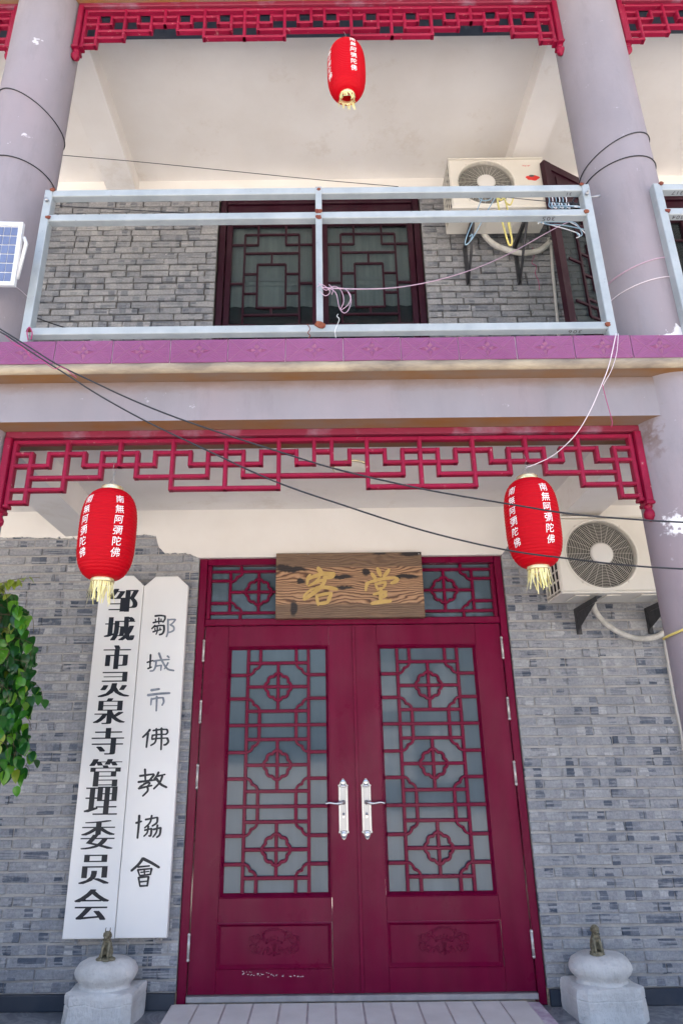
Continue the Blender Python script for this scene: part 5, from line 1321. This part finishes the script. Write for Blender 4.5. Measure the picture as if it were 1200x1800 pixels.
def ringon(cx, z, a, b_, r_, mat, label, R_=.2035):
    pts = [(cx + R_ * math.cos(t), 3.0 + R_ * math.sin(t), z + a * R_ * math.cos(t) + b_ * R_ * math.sin(t)) for t in [2 * math.pi * k / 48 for k in range(48)]]
    m = MB(); m.tube(pts, r_, 6, closed=True); return tag(m.build('cable_tie', mat), label, 'cable')
ringon(-1.752, 4.97, -.55, 0, .0032, 'cable', 'upper black cable looped round the left column')
ringon(-1.752, 4.47, -.10, 0, .0032, 'cable', 'lower black cable looped round the left column')
ringon(1.750, 4.585, .43, .04, .0032, 'cable', 'upper black cable looped round the right column')
ringon(1.750, 4.435, .15, .10, .0032, 'cable', 'lower black cable looped round the right column')
ringon(1.750, 3.735, .25, .12, .0020, 'pink', 'upper lilac cord looped round the right column')
ringon(1.750, 3.725, .25, .08, .0016, 'pink', 'thin lilac cord just under the upper loop on the right column')
ringon(1.750, 3.61, .18, .10, .0024, 'pinkish', 'pale cord looped round the right column above the chipped paint')
ringon(1.750, 1.855, .30, -.05, .0055, 'yellow', 'yellow cord looped round the lower part of the right column', .206)
ringon(-1.752, 3.69, -.35, 0, .0018, 'pinkish', 'thin pale wire looped round the left column beside the solar panel')
cord('lilac_rope', 'lilac rope sagging from the middle railing post towards the open casement', [W3(566, 505, 2.74), W3(590, 507, 2.80), W3(640, 508, 2.9), W3(700, 505, 3.0), W3(770, 492, 3.15), W3(840, 470, 3.3), W3(900, 443, 3.45), W3(950, 415, 3.6), W3(985, 396, 3.75), W3(1000, 390, 3.85)], .0030, 'pink', 'rope')
bw = MB()
for pts in ([(560, 497), (572, 510), (588, 503), (600, 512), (604, 530), (598, 545), (612, 535), (616, 520), (606, 508), (590, 506)], [(575, 505), (590, 515), (596, 540), (604, 550), (612, 545), (617, 528), (611, 512)], [(556, 505), (566, 500), (580, 512), (572, 520), (562, 512)], [(578, 500), (585, 508), (583, 518)]):
    bw.tube(spline([W3(x, y, 2.735) for x, y in pts], 5), .0017, 6)
tag(bw.build('string_bow', 'pink'), 'tangled pink string bow tied to the middle railing post', 'string')
cord('pale_cord', 'pale cord from the right railing post down to the lower right lantern', [W3(1082, 586, 2.73), W3(1070, 640, 2.72), W3(1055, 680, 2.72), W3(1035, 725, 2.74), W3(1010, 765, 2.80), W3(975, 798, 2.88), W3(945, 814, 2.93), W3(924, 822, 2.955)], .0023, 'pinkish', 'cord')
cord('pale_cord', 'second pale cord beside it, from the right railing post to the beam', [W3(1086, 586, 2.73), W3(1083, 620, 2.725), W3(1074, 650, 2.72), W3(1062, 672, 2.72), W3(1058, 680, 2.72)], .0015, 'pinkish', 'cord')
cord('lilac_rope', 'thin purple thread dangling from the pale cord in front of the beam', [W3(1058, 676, 2.715), W3(1064, 700, 2.715), W3(1071, 725, 2.715), W3(1075, 742, 2.715), W3(1074, 750, 2.72)], .0016, 'magenta', 'rope')
cord('loose_wire', 'rusty wire twisted round the bottom rail beside the middle post', [W3(x, y, 2.745) for x, y in ((540, 570), (545, 578), (541, 585), (545, 590), (542, 594))], .0022, 'rust', 'wire')
cord('loose_wire', 'pale wire standing on the bottom rail right of the middle post', [W3(x, y, 2.745) for x, y in ((590, 594), (589, 580), (596, 562), (592, 556), (594, 552))], .0014, 'white_plastic', 'wire')
cord('loose_wire', 'bundle wires tied round the foot of the left railing post', [W3(x, y, 2.745) for x, y in ((50, 597), (48, 585), (52, 575), (57, 585), (55, 597))], .0028, 'magenta', 'wire')
cord('hanging_thread', 'dark purple thread dangling on the bricks below the upper air conditioner', [W3(x, y, 4.50) for x, y in ((935, 435), (938, 450), (934, 462), (942, 468), (940, 480), (946, 495), (947, 510))], .0026, 'magenta', 'thread')

# clothes line and hangers
LY = 2.93
cord('clothes_line', 'clothes line behind the top rail carrying the hangers', [W3(780, 338, LY), W3(860, 344, LY), W3(940, 352, LY), W3(1035, 360, LY)], .0022, 'cable', 'line')
def hanger(label, pts, col, r_=.0032, Y=LY):
    m = MB()
    for p in pts: m.tube(spline([W3(x, y, Y + dy) for x, y, dy in p], 5), r_, 6)
    return tag(m.build('clothes_hanger', col), label, 'hanger', 'plastic clothes hangers behind the railing')
hanger('blue clothes hanger hanging left of the yellow ones', [[(848, 345, 0), (832, 385, .0), (820, 415, .0), (817, 430, 0), (826, 424, 0), (838, 405, 0), (852, 378, 0), (870, 347, 0)], [(826, 424, 0), (830, 412, .01), (824, 416, .02)], [(838, 345, .02), (846, 352, .02), (858, 352, .02), (866, 346, .02)]], 'blue')
hanger('left of the two yellow clothes hangers', [[(873, 345, 0), (876, 365, 0), (885, 400, 0), (893, 428, 0), (898, 430, 0), (899, 420, 0), (894, 400, 0), (893, 390, 0), (896, 386, 0)], [(873, 346, 0), (880, 352, .0), (884, 346, .0)]], 'yellow', .0052)
hanger('right of the two yellow clothes hangers, hooked over the line', [[(884, 346, .03), (888, 355, .03), (892, 372, .03), (895, 395, .03), (899, 420, .03)], [(888, 356, .03), (896, 360, .03), (901, 350, .03), (900, 345, .03)]], 'yellow', .0048)
hanger('blue clothes hanger lying flat beside the right post', [[(950, 392, 0), (955, 388, 0), (960, 394, .0), (990, 396, 0), (1020, 402, 0), (1028, 404, 0)], [(955, 390, 0), (985, 390, .02), (1010, 392, .04), (1022, 410, .05), (1018, 415, .05), (1012, 408, .05)]], 'blue')
hanger('pale wire hanger with its hook below the middle rail', [[(945, 394, .05), (948, 388, .05), (952, 392, .05), (985, 400, .05), (1015, 410, .05), (1017, 416, .05), (1012, 418, .05)], [(1000, 390, .05), (1015, 398, .05), (1030, 412, .06)]], 'white_plastic', .0026)
HL = ['leftmost of the white and blue hangers bunched by the right post', 'second from the left in the hanger bunch by the right post', 'third from the left in the hanger bunch by the right post', 'fourth from the left in the hanger bunch by the right post', 'fifth from the left in the hanger bunch by the right post', 'rightmost of the white and blue hangers bunched by the right post']
for k in range(6):
    x = 963 + k * 6.0
    hanger(HL[k], [[(x, 344, .02 * k), (x + 2, 352, .02 * k), (x + 1, 362, .02 * k), (x + 8, 366, .02 * k), (x + 4, 356, .02 * k)], [(x + 4, 362, .02 * k), (x + 20, 362, .02 * k), (x + 45, 363 + k, .02 * k)]], 'white_plastic' if k % 2 else 'blue', .0030)
cord('tangled_cable', 'tangle of dark cable behind the top rail beside the right post', [W3(x, y, 3.05) for x, y in ((985, 352), (992, 360), (1002, 356), (996, 366), (1010, 364), (1018, 350), (1012, 346), (1006, 356), (1022, 362))], .006, 'cable', 'cable')
